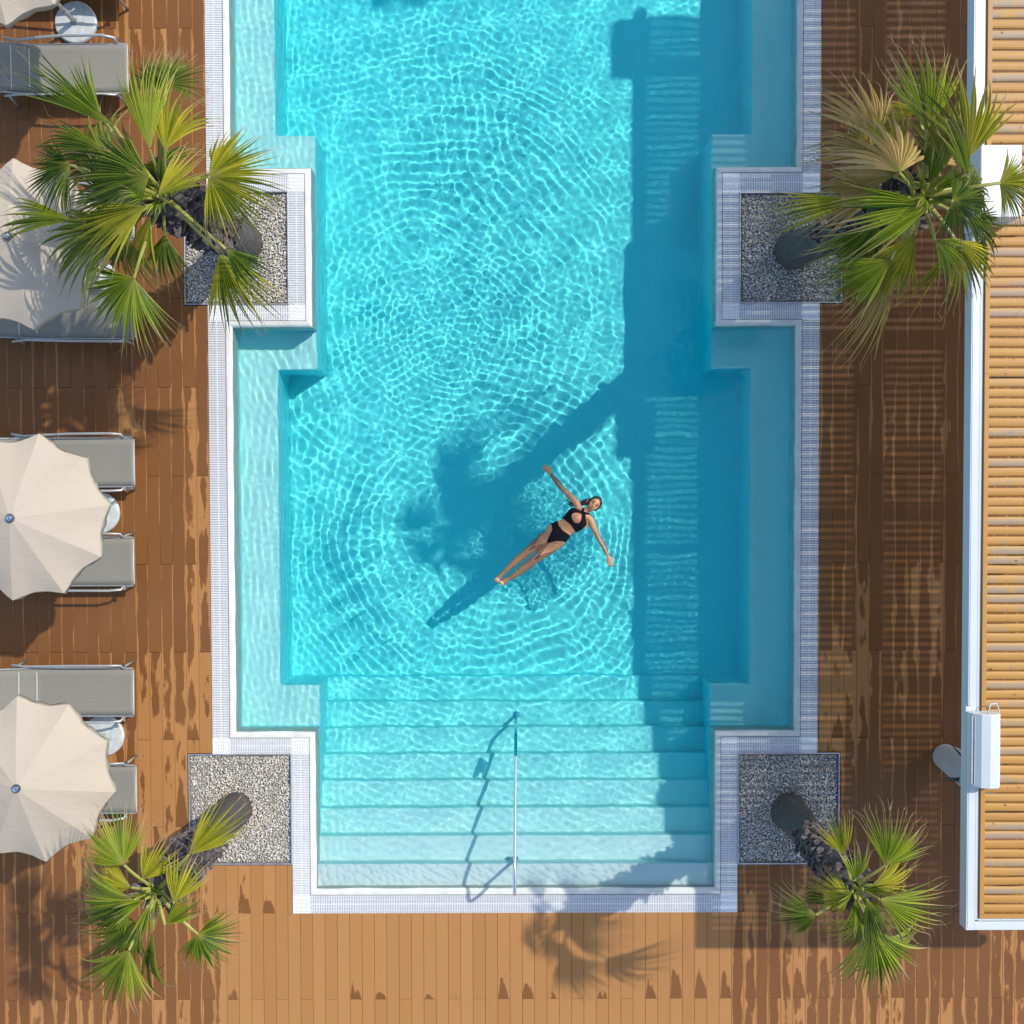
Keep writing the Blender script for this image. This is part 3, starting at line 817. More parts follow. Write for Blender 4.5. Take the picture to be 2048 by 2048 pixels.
# ------------------------------------------------------------ pergola
def build_pergola():
    root = empty('pergola', (4.67, -4.2, 0), label='white framed pergola roofed with closely set natural wooden slats', cat='pergola')
    o = Vector((4.67, -4.2, 0)); YE = 9.0; XE = 8.35
    def part(name, mat, fn, **k):
        m = MB(); fn(m); m.v = [(a - o.x, b - o.y, c) for a, b, c in m.v]; return m.build(name, mat, root, **k)
    zt, zb = 2.80, 2.66
    x0 = 4.61; ye = -4.205
    def outer(m):
        m.box(x0, x0 + .085, ye, YE, zb, zt); m.box(x0 + .093, x0 + .126, ye + .1, YE, zb + .02, zt - .010)
        m.box(x0 + .012, x0 + .084, ye + .02, YE, zt + .001, zt + .004)
    part('edge_beam', M['white_metal'], outer, bevel=.004)
    def endb(m):
        m.box(x0 + .0855, XE, ye, ye + .085, zb, zt + .001); m.box(x0 + .126, XE, ye + .09, ye + .118, zb + .02, zt - .01)
    part('end_beam', M['white_metal'], endb, bevel=.004)
    for bx in (5.62, 6.70, 7.85): part('beam', M['white_metal'], lambda m: m.box(bx - .14, bx + .14, ye + .12, YE, zb - .14, zb + .02), bevel=.004)
    for by in (-3.07, -.83, 1.41, 3.65, 5.89, 8.13): part('rafter', M['white_metal'], lambda m: m.box(x0 + .128, 8.0, by - .05, by + .05, zb - .13, zb - .001), bevel=.004)
    for px_ in (7.85,):
        for py in (-4.0, 0.3, 4.6, 8.4): part('post', M['white_metal'], lambda m: m.box(px_ - .07, px_ + .07, py - .07, py + .07, .03, zb - .141), bevel=.004)
    def batten(m):
        m.box(x0 + .132, x0 + .178, ye + .17, YE, zt - .03, zt + .012); m.box(x0 + .132, XE, ye + .122, ye + .165, zt - .03, zt + .012)
        m.at['srnd'] = [.2] * len(m.v); m.at['sup'] = [0.15] * len(m.v)
    part('batten', M['slat'], batten, bevel=.003)
    xs = x0 + .181
    for i, (xa, xb) in enumerate(((xs, 5.80), (5.803, 6.79), (6.793, XE))):
        m = MB(); y = ye + .178; r = random.Random(9 + i)
        while y < YE - .1:
            f = (y + 4) / 10; p = .0945 + .010 * max(0, min(1, f)) + r.uniform(-.0015, .0015)
            w = p - .0132 + r.uniform(-.002, .003); rn = r.random(); rn = rn * (.55 + .45 * (1 if y > 1.9 or y < -3.2 else .45))
            K = 6; NX = max(3, int((xb - xa) / .12)); vs = []; up = []
            j1, j2 = r.uniform(-.004, .004), r.uniform(-.004, .004)
            for a in range(NX + 1):
                x = xa + (xb - xa) * a / NX; sh = j1 + (j2 - j1) * a / NX + .0012 * math.sin(a * 1.7 + rn * 20)
                for k in range(K + 1):
                    t = math.pi * k / K; vs.append((x, y + w / 2 - math.cos(t) * w / 2 + sh, zt - .012 + .016 * math.sin(t) ** .8)); up.append(max(0.0, 1 - (2 * k / K - .75) ** 2 * 1.1) if k < K else 0)
                for k in (1, 0):
                    vs.append((x, y + k * w + sh, zt - .016)); up.append(0)
            n = K + 3
            fs = [(a * n + k, (a + 1) * n + k, (a + 1) * n + (k + 1) % n, a * n + (k + 1) % n) for a in range(NX) for k in range(n)]
            fs += [tuple(range(n)), tuple(reversed(range(NX * n, NX * n + n)))]
            m.add(vs, fs, 0, srnd=rn, sup=up); y += p
        m.v = [(a - o.x, b - o.y, c) for a, b, c in m.v]; m.build('slat_roof', M['slat'], root)
    return root
build_pergola()

# white ceiling fan-coil style units hung over the beam
def unit_small(px, label):
    b = at(1964, px, 2.86); b.z = 2.805
    root = empty('air_unit', b, label=label, cat='air unit')
    m = MB(); prof = []
    L = .37
    pts = [(-.135, .0), (-.150, .05), (-.120, .11), (-.06, .165), (.02, .185), (.10, .175), (.145, .13), (.150, .05), (.148, .0)]
    for s in (-1, 1): pass
    n = len(pts); vs = [(x, -L, z) for x, z in pts] + [(x, L, z) for x, z in pts]
    m.add(vs, [tuple(range(n)), tuple(reversed(range(n, 2 * n)))] + [(k, n + k, n + (k + 1) % n, (k + 1) % n) for k in range(n)])
    m.build('casing', M['unit_white'], root, bevel=.006)
    m = MB()
    m.box(-.1375, -.118, -L + .03, L - .03, .098, .122); m.box(-.115, -.108, -L + .03, L - .03, .118, .136)
    m.build('air_slot', M['unit_grey'], root, bevel=.001)
    m = MB(); m.box(-.165, -.07, L + .002, L + .05, .02, .05); m.build('bracket', M['white_metal'], root, bevel=.004)
    m = MB(); m.tube([(.02, L - .0, .12), (.06, L + .09, .10), (.13, L + .09, .08), (.165, L + .02, .06), (.17, L - .08, .05)], .006, 8); m.build('cable', M['unit_white'], root, smooth=True)
    m = MB(); m.box(.155, .185, L - .17, L - .08, .02, .06); m.build('adaptor', M['black_plastic'], root, bevel=.003)
    return root
unit_small(1497, 'white rounded unit with a looped cable, sitting on the pergola edge beam')
def unit_big(x, y, label):
    root = empty('air_unit', (x, y, 2.815), label=label, cat='air unit')
    m = MB()
    pts = [(-.20, 0), (-.22, .10), (-.15, .23), (.25, .23), (.25, 0)]
    L = .35; n = len(pts)
    vs = [(a, -L, z) for a, z in pts] + [(a, L, z) for a, z in pts]
    m.add(vs, [tuple(range(n)), tuple(reversed(range(n, 2 * n)))] + [(k, n + k, n + (k + 1) % n, (k + 1) % n) for k in range(n)])
    m.build('casing', M['unit_white'], root, bevel=.01)
    m = MB(); m.box(-.21, -.185, -L + .04, L - .04, .03, .09); m.box(-.19, .2, -L - .012, -L - .002, .03, .05); m.build('air_slot', M['unit_grey'], root, bevel=.001)
    m = MB(); m.box(-.20, -.06, -L - .09, -L - .013, 0.0, .05); m.build('bracket', M['white_metal'], root, bevel=.004)
    return root
b = at(1988, 365, 3.0)
unit_big(b.x, b.y, 'larger white boxy unit on the pergola edge, behind the fronds of the windblown palm')
unit_big(b.x - .05, b.y + 5.3, 'white boxy unit on the pergola edge beyond the tall palm, nearest the far end')

# ------------------------------------------------------------ loungers, tables, umbrellas
def make_lounger():
    root = empty('sun_lounger')
    W = .292
    f = MB()
    def z(x): return .35 if x > -1.22 else .35 + (-1.22 - x) * .24
    nx, ny = 40, 8; vs = []
    for i in range(nx + 1):
        x = .0 - 1.92 * i / nx
        for j in range(ny + 1):
            y = -W + 2 * W * j / ny; sag = -.012 * (1 - (y / W) ** 2) * math.sin(min(1, -x / .3) * math.pi / 2)
            vs.append((x + (-.012 * (1 - (2 * j / ny - 1) ** 2) if i == 0 else 0), y, z(x) + sag))
    fs = [(i * (ny + 1) + j, i * (ny + 1) + j + 1, (i + 1) * (ny + 1) + j + 1, (i + 1) * (ny + 1) + j) for i in range(nx) for j in range(ny)]
    f.add(vs, [tuple(reversed(q)) for q in fs]); o = f.build('sling', M['sling'], root, smooth=True)
    sd = o.modifiers.new('thick', 'SOLIDIFY'); sd.thickness = .006
    s = MB()
    for x in (-1.235, -1.44): s.box(x - .005, x + .005, -W, W, z(x) - .002, z(x) + .0045)
    s.box(-.012, .002, -W, W, .344, .3545)
    for sy in (-1, 1): s.box(-1.2, -.01, sy * (W - .012) - .002, sy * (W - .012) + .002, .3495, .3525)
    s.build('seam', M['seam'], root)
    fr = MB()
    for sy in (-1, 1):
        y = sy * (W + .012)
        fr.tube([(-.02, y, .335), (-1.22, y, .335), (-1.92, y, .50)], .014, 8)
    fr.tube([(-.02, -W, .332), (-.02, W, .332)], .013, 8); fr.tube([(-1.92, -W, .502), (-1.92, W, .502)], .013, 8)
    fr.tube([(-.6, -W, .32), (-.6, W, .32)], .011, 8)
    fr.build('frame', M['alu'], root, smooth=True, autosmooth=40)
    for sy in (-1, 1):
        a = MB(); y = sy * (W + .06)
        a.tube([(-.13, sy * (W + .02), .36), (-.15, y, .40), (-.28, y + sy * .008, .455), (-.80, y + sy * .006, .455), (-1.12, y - sy * .005, .43), (-1.36, y - sy * .015, .40), (-1.52, y + sy * .01, .42)], .017, 8, flat=.7)
        a.build('armrest', M['alu'], root, smooth=True)
        for x in (-.14, -1.5):
            l = MB(); l.tube([(x, sy * (W + .03), .36), (x + (.01 if x > -1 else -.05), sy * (W + .05), .03)], .015, 8)
            lo = l.build('leg', M['alu'], root, smooth=True)
            c = MB(); xx = x + (.01 if x > -1 else -.05); c.tube([(xx, sy * (W + .05), .075), (xx, sy * (W + .05), .031)], .019, 8)
            c.build('foot_cap', M['alu_dark'], lo)
        k = MB(); k.tube([(-.125, sy * (W + .045), .35), (-.125, sy * (W + .075), .36)], .019, 8); k.build('joint_cap', M['alu_dark'], root)
    return root
LY = [-62, 136, 430, 628, 924.5, 1123, 1385, 1579]
LXE = [255, 256, 268, 270, 269, 268, 268, 273]
LL = ['grey lounger beyond the topmost umbrella, out of the picture at the top', 'grey lounger next to the fully visible round umbrella base, palm fronds over its lower edge',
      'grey lounger hidden under the umbrella and the bushy palm', 'grey lounger half under the palm-shaded umbrella, a hanging frond over its foot end',
      'creased grey lounger above the plain sunlit umbrella in mid row', 'smooth grey lounger poking out below the plain sunlit umbrella in mid row',
      'grey lounger with its curved armrest fully in view, above the umbrella by the sunlit palm', 'grey lounger whose short foot end shows beside the fronds of the sunlit palm']
proto = make_lounger()
for i, (vy, vx) in enumerate(zip(LY, LXE)):
    p = at(vx, vy, .35); o = proto if i == 0 else copy_tree(proto)
    o.location = (p.x, p.y, 0); o.rotation_euler = (0, 0, R([0, .4, 0, -.3, .2, 0, -.3, 0][i]))
    tag(o, LL[i], 'sun lounger', 'sun loungers in a row along the pool')

def make_umbrella(seed=0):
    root = empty('umbrella')
    NR, RAD, ZA, ZR = 10, .935, 2.22, 1.90
    r = random.Random(seed); off = R(0)
    m = MB(); na, nr = 8, 8
    tot = NR * na; vs = [(0, 0, ZA)]
    for j in range(1, nr + 1):
        t = j / nr
        for k in range(tot):
            an = 2 * math.pi * k / tot + off; f = (k % na) / na; s = math.sin(math.pi * f)
            rad = RAD * t * (1 - .075 * s * t ** 3 - .035 * s)
            z = ZA - (ZA - ZR) * (t ** 1.12) - .010 * s * t
            if j == nr: z += .006 * math.sin(k * 2.1)
            vs.append((rad * math.cos(an), rad * math.sin(an), z))
    fs = [(0, 1 + k, 1 + (k + 1) % tot) for k in range(tot)]
    for j in range(nr - 1):
        for k in range(tot):
            a = 1 + j * tot; b = a + tot; fs.append((a + k, b + k, b + (k + 1) % tot, a + (k + 1) % tot))
    # hanging valance
    base = 1 + (nr - 1) * tot; nv = len(vs)
    for k in range(tot):
        x, y, z = vs[base + k]; an = math.atan2(y, x); f = (k % na) / na; wv = .012 * math.sin(k * 1.9 + seed) 
        h = .055 + .02 * math.sin(math.pi * f)
        vs.append((x + (.008 + wv) * math.cos(an), y + (.008 + wv) * math.sin(an), z - h))
    fs += [(base + k, nv + k, nv + (k + 1) % tot, base + (k + 1) % tot) for k in range(tot)]
    m.add(vs, fs); o = m.build('canopy', M['canopy'], root, smooth=True, autosmooth=12)
    sd = o.modifiers.new('thick', 'SOLIDIFY'); sd.thickness = .0025
    m = MB(); m.lathe([(.0, ZA - .01), (.046, ZA - .008), (.048, ZA + .006), (.040, ZA + .010), (.030, ZA + .010)], 24, cap=False); fi = m.build('finial', M['alu_dark'], root, smooth=True, autosmooth=30)
    m = MB(); m.lathe([(.030, ZA + .006), (.030, ZA + .022), (.022, ZA + .026), (.0, ZA + .030)], 20, cap=False); m.build('finial_cap', M['steel'], fi, smooth=True, autosmooth=30)
    m = MB(); m.tube([(0, 0, .06), (0, 0, ZA - .01)], .022, 14); m.build('pole', M['pole'], root, smooth=True)
    m = MB(); m.lathe([(.0, .031), (.25, .031), (.266, .04), (.268, .075), (.255, .092), (.07, .105), (.0, .105)], 48, cap=False); bs = m.build('base', M['base_stone'], root, smooth=True, autosmooth=35)
    m = MB(); m.tube([(0, 0, .10), (0, 0, .36)], .031, 16); m.box(-.034, .034, -.034, .034, .105, .13); m.build('pole_socket', M['alu'], bs)
    m = MB(); m.tube([(.0, .02, .30), (.055, .045, .30), (.075, .085, .302)], [.007, .008, .013], 8)
    m.build('clamp_knob', M['unit_grey'], bs)
    m = MB(); m.add([(.05, -.035, .108), (.125, -.02, .109), (.135, .01, .125), (.06, .0, .118)], [(0, 1, 2, 3)]); m.build('loose_flap', M['unit_white'], bs)
    for k in range(NR):
        an = 2 * math.pi * k / NR + off; c_, s_ = math.cos(an), math.sin(an)
        m = MB(); m.tube([(.03 * c_, .03 * s_, ZA - .045), (RAD * .985 * c_, RAD * .985 * s_, ZR - .012)], .006, 6)
        rb = m.build('rib', M['pole'], root)
        m = MB(); m.tube([(.03 * c_, .03 * s_, ZR - .16), (RAD * .5 * c_, RAD * .5 * s_, (ZA + ZR) / 2 + .0)], .005, 6); m.build('strut', M['pole'], rb)
    return root
UP = [(-5.58, 6.30), (-5.35, 3.0), (-5.37, .005), (-5.35, -2.91)]
UL = ['beige umbrella at the top edge, only its scalloped rim and round grey base in view', 'beige umbrella dappled with palm frond shadows, behind the bushy palm',
      'plain sunlit beige umbrella between the creased and the smooth lounger', 'beige umbrella nearest the steps, its rim touching the fronds of the sunlit palm']
um = make_umbrella()
for i, (x, y) in enumerate(UP):
    o = um if i == 0 else copy_tree(um); o.location = (x, y, 0)
    o.rotation_euler = (0, 0, R([-13, -12, 8, -9][i])); tag(o, UL[i], 'umbrella', 'beige umbrellas over the loungers')

# ------------------------------------------------------------ planter pot under the pergola
pb = at(1889, 1512, .03)
root = empty('planter', (pb.x, pb.y, .03), label='tall tapered grey plant pot half hidden under the pergola beam', cat='planter')
m = MB(); m.lathe([(.0, 0), (.145, 0), (.165, .02), (.235, .90), (.235, .95), (.215, .95), (.205, .86), (.0, .86)], 40, cap=False); m.build('pot', M['pot'], root, smooth=True, autosmooth=35)
m = MB(); m.lathe([(.214, .951), (.236, .951), (.240, .958), (.214, .958)], 40); m.build('rim', M['pot_rim'], root, smooth=True, autosmooth=35)
m = MB(); m.lathe([(.0, .875), (.204, .875)], 30, cap=False); m.build('soil', M['soil'], root)
m = MB(); r = random.Random(8)
for i in range(26):
    an = r.uniform(0, 6.28); L = r.uniform(.25, .55); e = r.uniform(.2, 1.2); w = r.uniform(.012, .026)
    d = Vector((math.cos(an), math.sin(an), 0)); sd = Vector((-d.y, d.x, 0)); vs = []
    for t in (0, .3, .6, 1):
        c = Vector((0, 0, .88)) + d * (L * t * math.cos(e * .6) + .02) + Vector((0, 0, L * math.sin(e) * t - .5 * L * t * t)); ww = w * (1 - t ** 2) + .001
        vs += [c - sd * ww, c + Vector((0, 0, -ww * .4)), c + sd * ww]
    m.add(vs, [(3 * j + a, 3 * j + 3 + a, 3 * j + 4 + a, 3 * j + 1 + a) for j in range(3) for a in (0, 1)])
m.build('leaves', M['leaf_dark'], root)

# ------------------------------------------------------------ handrail on the steps
hx = .02
root = empty('handrail', (hx, -4.62, -.12), label='polished steel handrail running down the middle of the pool steps', cat='handrail')
def bend(pts, n=6, f=.14):
    out = [Vector(pts[0])]
    for i in range(1, len(pts) - 1):
        p0, p, p1 = Vector(pts[i - 1]), Vector(pts[i]), Vector(pts[i + 1])
        a = p + (p0 - p).normalized() * min(f, (p0 - p).length * .45); b_ = p + (p1 - p).normalized() * min(f, (p1 - p).length * .45)
        for k in range(n + 1):
            t = k / n; out.append(a * (1 - t) ** 2 + p * 2 * t * (1 - t) + b_ * t * t)
    out.append(Vector(pts[-1])); return out
pts = bend([(0, 0, .0), (-.005, -.13, .93), (.0, .2, .89), (.02, 1.70, -.10), (.025, 1.76, -.90)], f=.16)
m = MB(); m.tube(pts, .0215, 16); receiver(m.build('rail', M['steel'], root, smooth=True))
for (y, z) in ((0, .002), (1.765, -.93 + .003)):
    m = MB(); m.lathe([(.0, 0), (.052, 0), (.054, .006), (.045, .016), (.024, .020), (.0, .020)], 24, c=(0.0 if y == 0 else .025, y, z), cap=False); receiver(m.build('floor_flange', M['steel'], root, smooth=True, autosmooth=35))

# ------------------------------------------------------------ swimmer
def build_person():
    def P(cx, cy, z): return at(940 + cx * .18634, 880 + cy * .18634, z)
    org = P(1030, 930, 0); org.z = 0
    root = empty('person', org, label='woman in a black bikini floating on her back in the pool, arms spread, eyes closed', cat='person')
    mb = MB()
    def loft(rings, n=18):
        """rings: (point, half width across, half thickness up) with smooth resampling"""
        pts = [Vector(r_[0]) - org for r_ in rings]; ws = [r_[1] for r_ in rings]; ts = [r_[2] for r_ in rings]
        Q = []; K = 4
        for i in range(len(pts) - 1):
            for k in range(K):
                t = k / K; a0, a1, a2, a3 = pts[max(i - 1, 0)], pts[i], pts[i + 1], pts[min(i + 2, len(pts) - 1)]
                def cr(p0, p1, p2, p3): return .5 * ((2 * p1) + (p2 - p0) * t + (2 * p0 - 5 * p1 + 4 * p2 - p3) * t * t + (3 * p1 - p0 - 3 * p2 + p3) * t ** 3)
                W_ = [ws[max(i - 1, 0)], ws[i], ws[i + 1], ws[min(i + 2, len(ws) - 1)]]; T_ = [ts[max(i - 1, 0)], ts[i], ts[i + 1], ts[min(i + 2, len(ws) - 1)]]
                Q.append((cr(a0, a1, a2, a3), max(.003, cr(*W_)), max(.003, cr(*T_))))
        Q.append((pts[-1], ws[-1], ts[-1]))
        vs = []
        for i, (p, w, t) in enumerate(Q):
            d = (Q[min(i + 1, len(Q) - 1)][0] - Q[max(i - 1, 0)][0]).normalized(); s = d.cross(Vector((0, 0, 1))).normalized(); u = s.cross(d)
            for k in range(n):
                a = 2 * math.pi * k / n; vs.append(p + s * w * math.cos(a) + u * t * math.sin(a))
        m_ = len(Q); fs = [(i * n + k, i * n + (k + 1) % n, (i + 1) * n + (k + 1) % n, (i + 1) * n + k) for i in range(m_ - 1) for k in range(n)]
        fs += [tuple(reversed(range(n))), tuple(range((m_ - 1) * n, m_ * n))]
        mb.add(vs, fs)
    def ball(c, rx, ry, rz, ax=None, n=16):
        c = Vector(c) - org; vs = []; 
        ax = ax or Matrix.Identity(3)
        for i in range(1, n):
            ph_ = math.pi * i / n
            for k in range(n * 2):
                a = math.pi * k / n; vs.append(c + ax @ Vector((rx * math.sin(ph_) * math.cos(a), ry * math.sin(ph_) * math.sin(a), rz * math.cos(ph_))))
        N2 = 2 * n; m0 = n - 1; top = len(vs); vs += [c + ax @ Vector((0, 0, rz)), c - ax @ Vector((0, 0, rz))]
        fs = [(i * N2 + k, (i + 1) * N2 + k, (i + 1) * N2 + (k + 1) % N2, i * N2 + (k + 1) % N2) for i in range(m0 - 1) for k in range(N2)]
        fs += [(top, k, (k + 1) % N2) for k in range(N2)] + [(top + 1, (m0 - 1) * N2 + (k + 1) % N2, (m0 - 1) * N2 + k) for k in range(N2)]
        mb.add(vs, fs)
    # trunk, from neck to crotch
    loft([(P(1228, 762, .035), .050, .045), (P(1205, 790, .025), .085, .055), (P(1180, 815, .018), .148, .078), (P(1140, 852, .018), .150, .096),
          (P(1095, 890, .012), .138, .088), (P(1035, 930, .004), .120, .074), (P(985, 970, .0), .140, .082), (P(930, 1012, -.004), .160, .088), (P(885, 1045, -.008), .145, .082), (P(858, 1068, -.012), .085, .06)])
    a0 = (P(1265, 765, 0) - P(1130, 860, 0)); ang = math.atan2(a0.y, a0.x)
    for c in ((1112, 800), (1212, 905)): ball(P(*c, .080), .062, .062, .042, Matrix.Rotation(ang, 3, 'Z'))
    # shoulders
    loft([(P(1165, 745, .02), .05, .05), (P(1148, 690, .018), .047, .045), (P(1100, 632, .012), .043, .040), (P(1040, 572, -.010), .038, .037), (P(985, 515, -.024), .034, .033), (P(930, 445, -.028), .033, .031), (P(885, 388, -.020), .025, .023), (P(862, 355, -.010), .021, .017)])
    loft([(P(1235, 815, .02), .05, .05), (P(1285, 850, .018), .047, .045), (P(1318, 920, .012), .043, .040), (P(1345, 975, -.008), .038, .037), (P(1378, 1045, -.022), .034, .033), (P(1425, 1130, -.028), .033, .031), (P(1468, 1215, -.020), .024, .022), (P(1482, 1250, -.010), .020, .017)])
    # legs
    loft([(P(905, 985, -.022), .088, .080), (P(860, 1018, -.036), .092, .083), (P(790, 1060, -.055), .084, .078), (P(715, 1115, -.068), .073, .070), (P(620, 1195, -.058), .055, .054), (P(560, 1245, -.072), .054, .052), (P(500, 1293, -.078), .052, .050), (P(420, 1365, -.078), .039, .038), (P(352, 1432, -.078), .029, .032)])
    loft([(P(970, 1060, -.022), .088, .080), (P(930, 1098, -.036), .092, .083), (P(865, 1150, -.055), .084, .078), (P(790, 1205, -.066), .073, .070), (P(695, 1285, -.056), .055, .054), (P(640, 1330, -.072), .054, .052), (P(575, 1378, -.078), .052, .050), (P(490, 1442, -.078), .039, .038), (P(412, 1487, -.078), .029, .032)])
    # feet, toes pointing along the legs and slightly up
    for hx_, hy, tx, ty in ((352, 1432, 292, 1502), (412, 1487, 340, 1536)):
        loft([(P(hx_ + 8, hy - 6, -.085), .026, .034), (P(hx_ - 8, hy + 8, -.068), .031, .034), (P((hx_ + tx) / 2 - 4, (hy + ty) / 2 + 2, -.038), .034, .024), (P(tx, ty, -.004), .036, .015), (P(tx - 10, ty + 8, .0), .026, .010)])
        d = (P(tx, ty, 0) - P(hx_, hy, 0)).normalized(); s = Vector((-d.y, d.x, 0))
        for k in range(5):
            c = P(tx, ty, .0) + s * (k - 2) * .0135 + d * (.012 - .004 * abs(k - 1.5)); loft([(c - d * .02, .007, .008), (c + d * .012, .0075, .0075), (c + d * .02, .004, .004)], 8)
    # hands
    def hand(w, m_, spread, sgn, zc=-.004):
        w = P(*w, zc); m_ = P(*m_, zc); d = (m_ - w).normalized(); s = Vector((-d.y, d.x, 0)) * sgn
        loft([(w - d * .01, .022, .016), (w + d * .03, .034, .015), (w + d * .07, .038, .013), (w + d * .088, .034, .010)])
        for k, ln in enumerate((.062, .074, .068, .052)):
            b_ = w + d * .080 + s * (.026 - .0175 * k); dd = (d + s * (.22 - .15 * k) * spread).normalized()
            q1 = b_ + dd * ln * .5 + Vector((0, 0, .008)); q2 = q1 + (dd * .85 - Vector((0, 0, .45))).normalized() * ln * .5
            loft([(b_ - dd * .012, .0092, .009), (b_ + dd * .01, .0088, .0085), (q1, .0082, .008), (q2, .0062, .006)], 10)
        b_ = w + d * .028 + s * .026; dd = (d * .75 + s * .65).normalized()
        loft([(b_ - dd * .01, .012, .011), (b_ + dd * .028, .0105, .010), (b_ + dd * .052 + d * .006, .0075, .007)], 10)
    hand((862, 355), (800, 285), 1.2, -1); hand((1482, 1250), (1512, 1345), .5, 1)
    # neck and head: the face looks up at the sky, chin towards the chest
    hd = (P(1395, 625, 0) - P(1268, 762, 0)); hd.z = 0; hd.normalize(); hs = Vector((hd.y, -hd.x, 0))
    HC = P(1330, 693, .045)
    A = Matrix((hs, hd, Vector((0, 0, 1)))).transposed()
    loft([(P(1205, 790, .02), .060, .045), (P(1240, 765, .025), .047, .045), (P(1275, 738, .028), .050, .05)])
    ball(HC + hd * .018 - Vector((0, 0, .02)), .074, .094, .085, A); ball(HC - hd * .035 + Vector((0, 0, .008)), .058, .070, .062, A)
    ball(HC - hd * .088 + Vector((0, 0, .022)), .026, .022, .026, A)
    loft([(HC + hd * .018 + Vector((0, 0, .056)), .008, .008), (HC - hd * .008 + Vector((0, 0, .071)), .010, .014), (HC - hd * .026 + Vector((0, 0, .078)), .015, .014), (HC - hd * .036 + Vector((0, 0, .068)), .012, .01)], 10)
    for s_ in (-1, 1):
        ball(HC + hd * .014 + hs * s_ * .030 + Vector((0, 0, .050)), .015, .010, .013, A, 8)
        ball(HC - hd * .018 + hs * s_ * .040 + Vector((0, 0, .038)), .022, .024, .02, A, 8)
        ball(HC + hd * .0 + hs * s_ * .074 - Vector((0, 0, .018)), .010, .030, .018, A, 8)
    ball(HC - hd * .058 + Vector((0, 0, .060)), .024, .011, .012, A, 8)
    tmp = mb.build('tmp', M['skin'])
    rm = tmp.modifiers.new('r', 'REMESH'); rm.mode = 'VOXEL'; rm.voxel_size = .0052
    sm = tmp.modifiers.new('s', 'SMOOTH'); sm.iterations = 5; sm.factor = .5
    dg = bpy.context.evaluated_depsgraph_get(); me = bpy.data.meshes.new_from_object(tmp.evaluated_get(dg))
    bpy.data.objects.remove(tmp); me.name = 'body'
    me.polygons.foreach_set('use_smooth', [True] * len(me.polygons))
    me.materials.clear(); me.materials.append(M['skin'])
    body = bpy.data.objects.new('body', me); COL.objects.link(body); body.parent = root; receiver(body)
    # swimwear cut from the body surface
    def poly(pts): return [((P(x, y, .05) - org).x, (P(x, y, .05) - org).y) for x, y in pts]
    def inside(pt, pg):
        x, y = pt; c = False; n = len(pg)
        for i in range(n):
            x1, y1 = pg[i]; x2, y2 = pg[(i + 1) % n]
            if (y1 > y) != (y2 > y) and x < (x2 - x1) * (y - y1) / (y2 - y1) + x1: c = not c
        return c
    def cloth(name, test, off=.005):
        vid = {}; vs = []; fs = []
        for p in me.polygons:
            c = p.center
            if test(c):
                f = []
                for i in p.vertices:
                    if i not in vid: vid[i] = len(vs); v = me.vertices[i]; vs.append(v.co + v.normal * off)
                    f.append(vid[i])
                fs.append(tuple(f))
        m_ = MB(); m_.add(vs, fs); o = m_.build(name, M['swimwear'], root, smooth=True)
        sd = o.modifiers.new('thick', 'SOLIDIFY'); sd.thickness = .004; sd.offset = -.6
        receiver(o)
    top_f = poly([(985, 830), (1050, 765), (1100, 730), (1150, 742), (1188, 765), (1212, 728), (1228, 732), (1222, 770), (1290, 785), (1296, 800), (1235, 800), (1245, 860), (1248, 905), (1205, 950), (1140, 990), (1075, 900)])
    hole = poly([(1082, 812), (1100, 785), (1140, 778), (1180, 785), (1198, 800), (1192, 845), (1185, 870), (1160, 893), (1120, 885), (1095, 850)])
    band = poly([(985, 830), (1050, 765), (1110, 800), (1250, 905), (1200, 950), (1140, 990)])
    cloth('bikini_top', lambda c: (inside((c.x, c.y), top_f) and not inside((c.x, c.y), hole)) if c.z > .015 else inside((c.x, c.y), band))
    bot = poly([(868, 898), (940, 872), (955, 925), (1000, 975), (1080, 1030), (1035, 1098), (985, 1082), (900, 1085), (850, 1100), (825, 1100), (850, 1040), (885, 960), (878, 915)])
    cloth('bikini_bottom', lambda c: inside((c.x, c.y), bot))
    # hair: cap round the skull, wet tails floating by the shoulder
    mh = MB(); mb_saved = mb
    h = MB(); n1, n2 = 20, 28; vs = []
    hc = HC - org + hd * .018 - Vector((0, 0, .024))
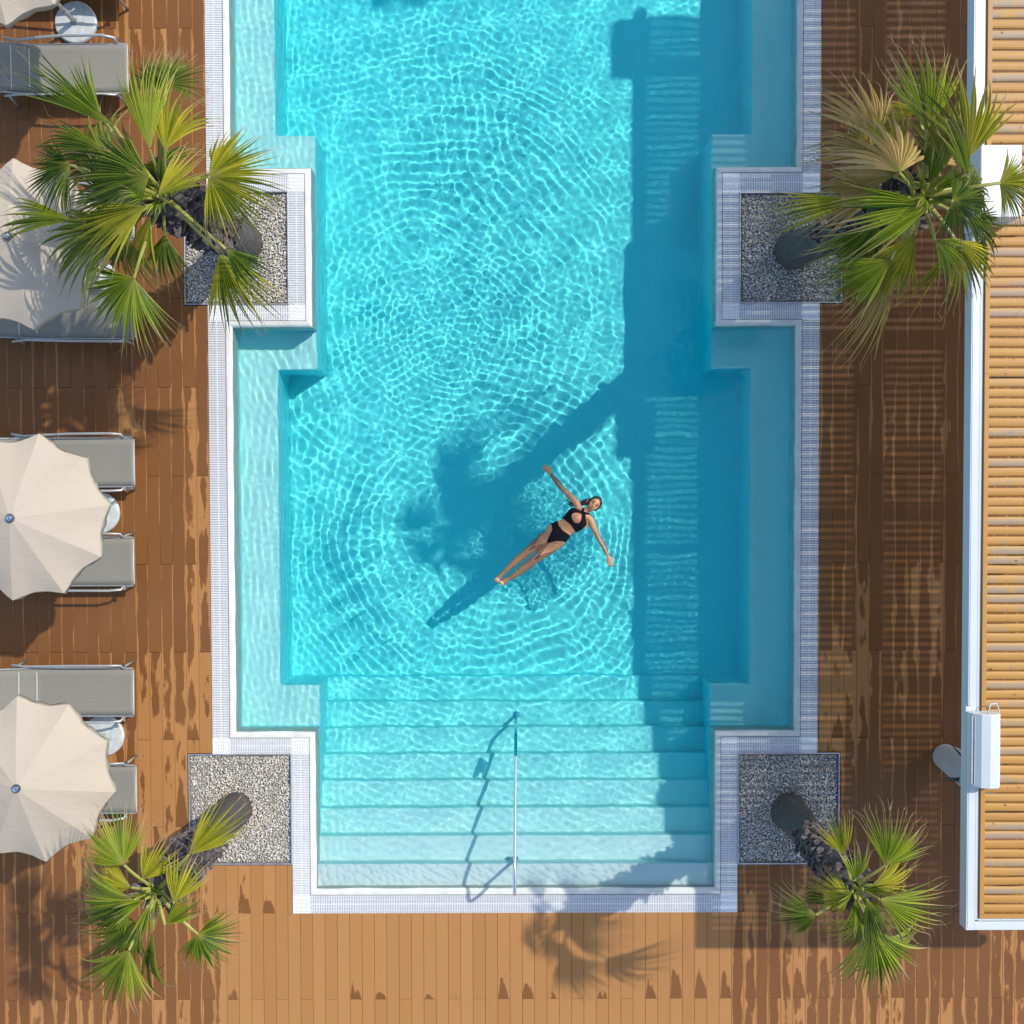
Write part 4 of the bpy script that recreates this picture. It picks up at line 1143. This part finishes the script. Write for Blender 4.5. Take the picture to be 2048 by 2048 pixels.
    for i in range(n1 + 1):
        ph_ = math.pi * i / n1
        for k in range(n2):
            a = 2 * math.pi * k / n2; l = Vector((.087 * math.sin(ph_) * math.cos(a), .107 * math.cos(ph_), .092 * math.sin(ph_) * math.sin(a)))
            l *= 1 + .03 * math.sin(9 * a) 
            if l.z > 0:                      # open over the face
                m_ = (l.x / .060) ** 2 + ((l.y + .022) / .075) ** 2
                if m_ < 1: l.z *= .25
                else: l.z *= min(1, .25 + (m_ - 1) * 1.6)
            vs.append(hc + A @ l)
    h.add(vs, [(i * n2 + k, (i + 1) * n2 + k, (i + 1) * n2 + (k + 1) % n2, i * n2 + (k + 1) % n2) for i in range(n1) for k in range(n2)])
    rr = random.Random(2)
    for i in range(13):
        f = i / 12; p0 = P(1290 - 25 * f, 628 + 60 * f, .012); p1 = P(1215 + rr.uniform(-15, 15), 640 + 55 * f, .006); p2 = P(1150, 700 + rr.uniform(-15, 20), -.02); p3 = P(1085 + rr.uniform(-20, 20), 690 + rr.uniform(-25, 25), -.004); p4 = P(1045 + rr.uniform(-20, 15), 665 + rr.uniform(-30, 30), .002)
        pp = bend([p - org for p in (p0, p1, p2, p3, p4)], 3, .1)
        h.tube(pp, [.012 - .009 * k / (len(pp) - 1) for k in range(len(pp))], 6)
    receiver(h.build('hair', M['hair'], root, smooth=True))
    # closed lids, brows and lips
    e = MB()
    for s_ in (-1, 1):
        c = HC - org + hd * .010 + hs * s_ * .030 + Vector((0, 0, .066)); e.tube([c - hs * .014, c - hd * .0045 + Vector((0, 0, .001)), c + hs * .014], .0034, 6)
        c = HC - org + hd * .030 + hs * s_ * .031 + Vector((0, 0, .063)); e.tube([c - hs * .016 * s_ - hd * .002, c + hd * .002 + Vector((0, 0, .001)), c + hs * .018 * s_ - hd * .003 - Vector((0, 0, .004))], .0036, 6)
    e.build('lashes_and_brows', M['brow'], root, smooth=True)
    l = MB(); c = HC - org - hd * .058 + Vector((0, 0, .073)); l.tube([c - hs * .020 - Vector((0, 0, .004)), c + hd * .001, c + hs * .020 - Vector((0, 0, .004))], [.003, .0055, .003], 8); l.build('lips', M['lips'], root, smooth=True)
build_person()
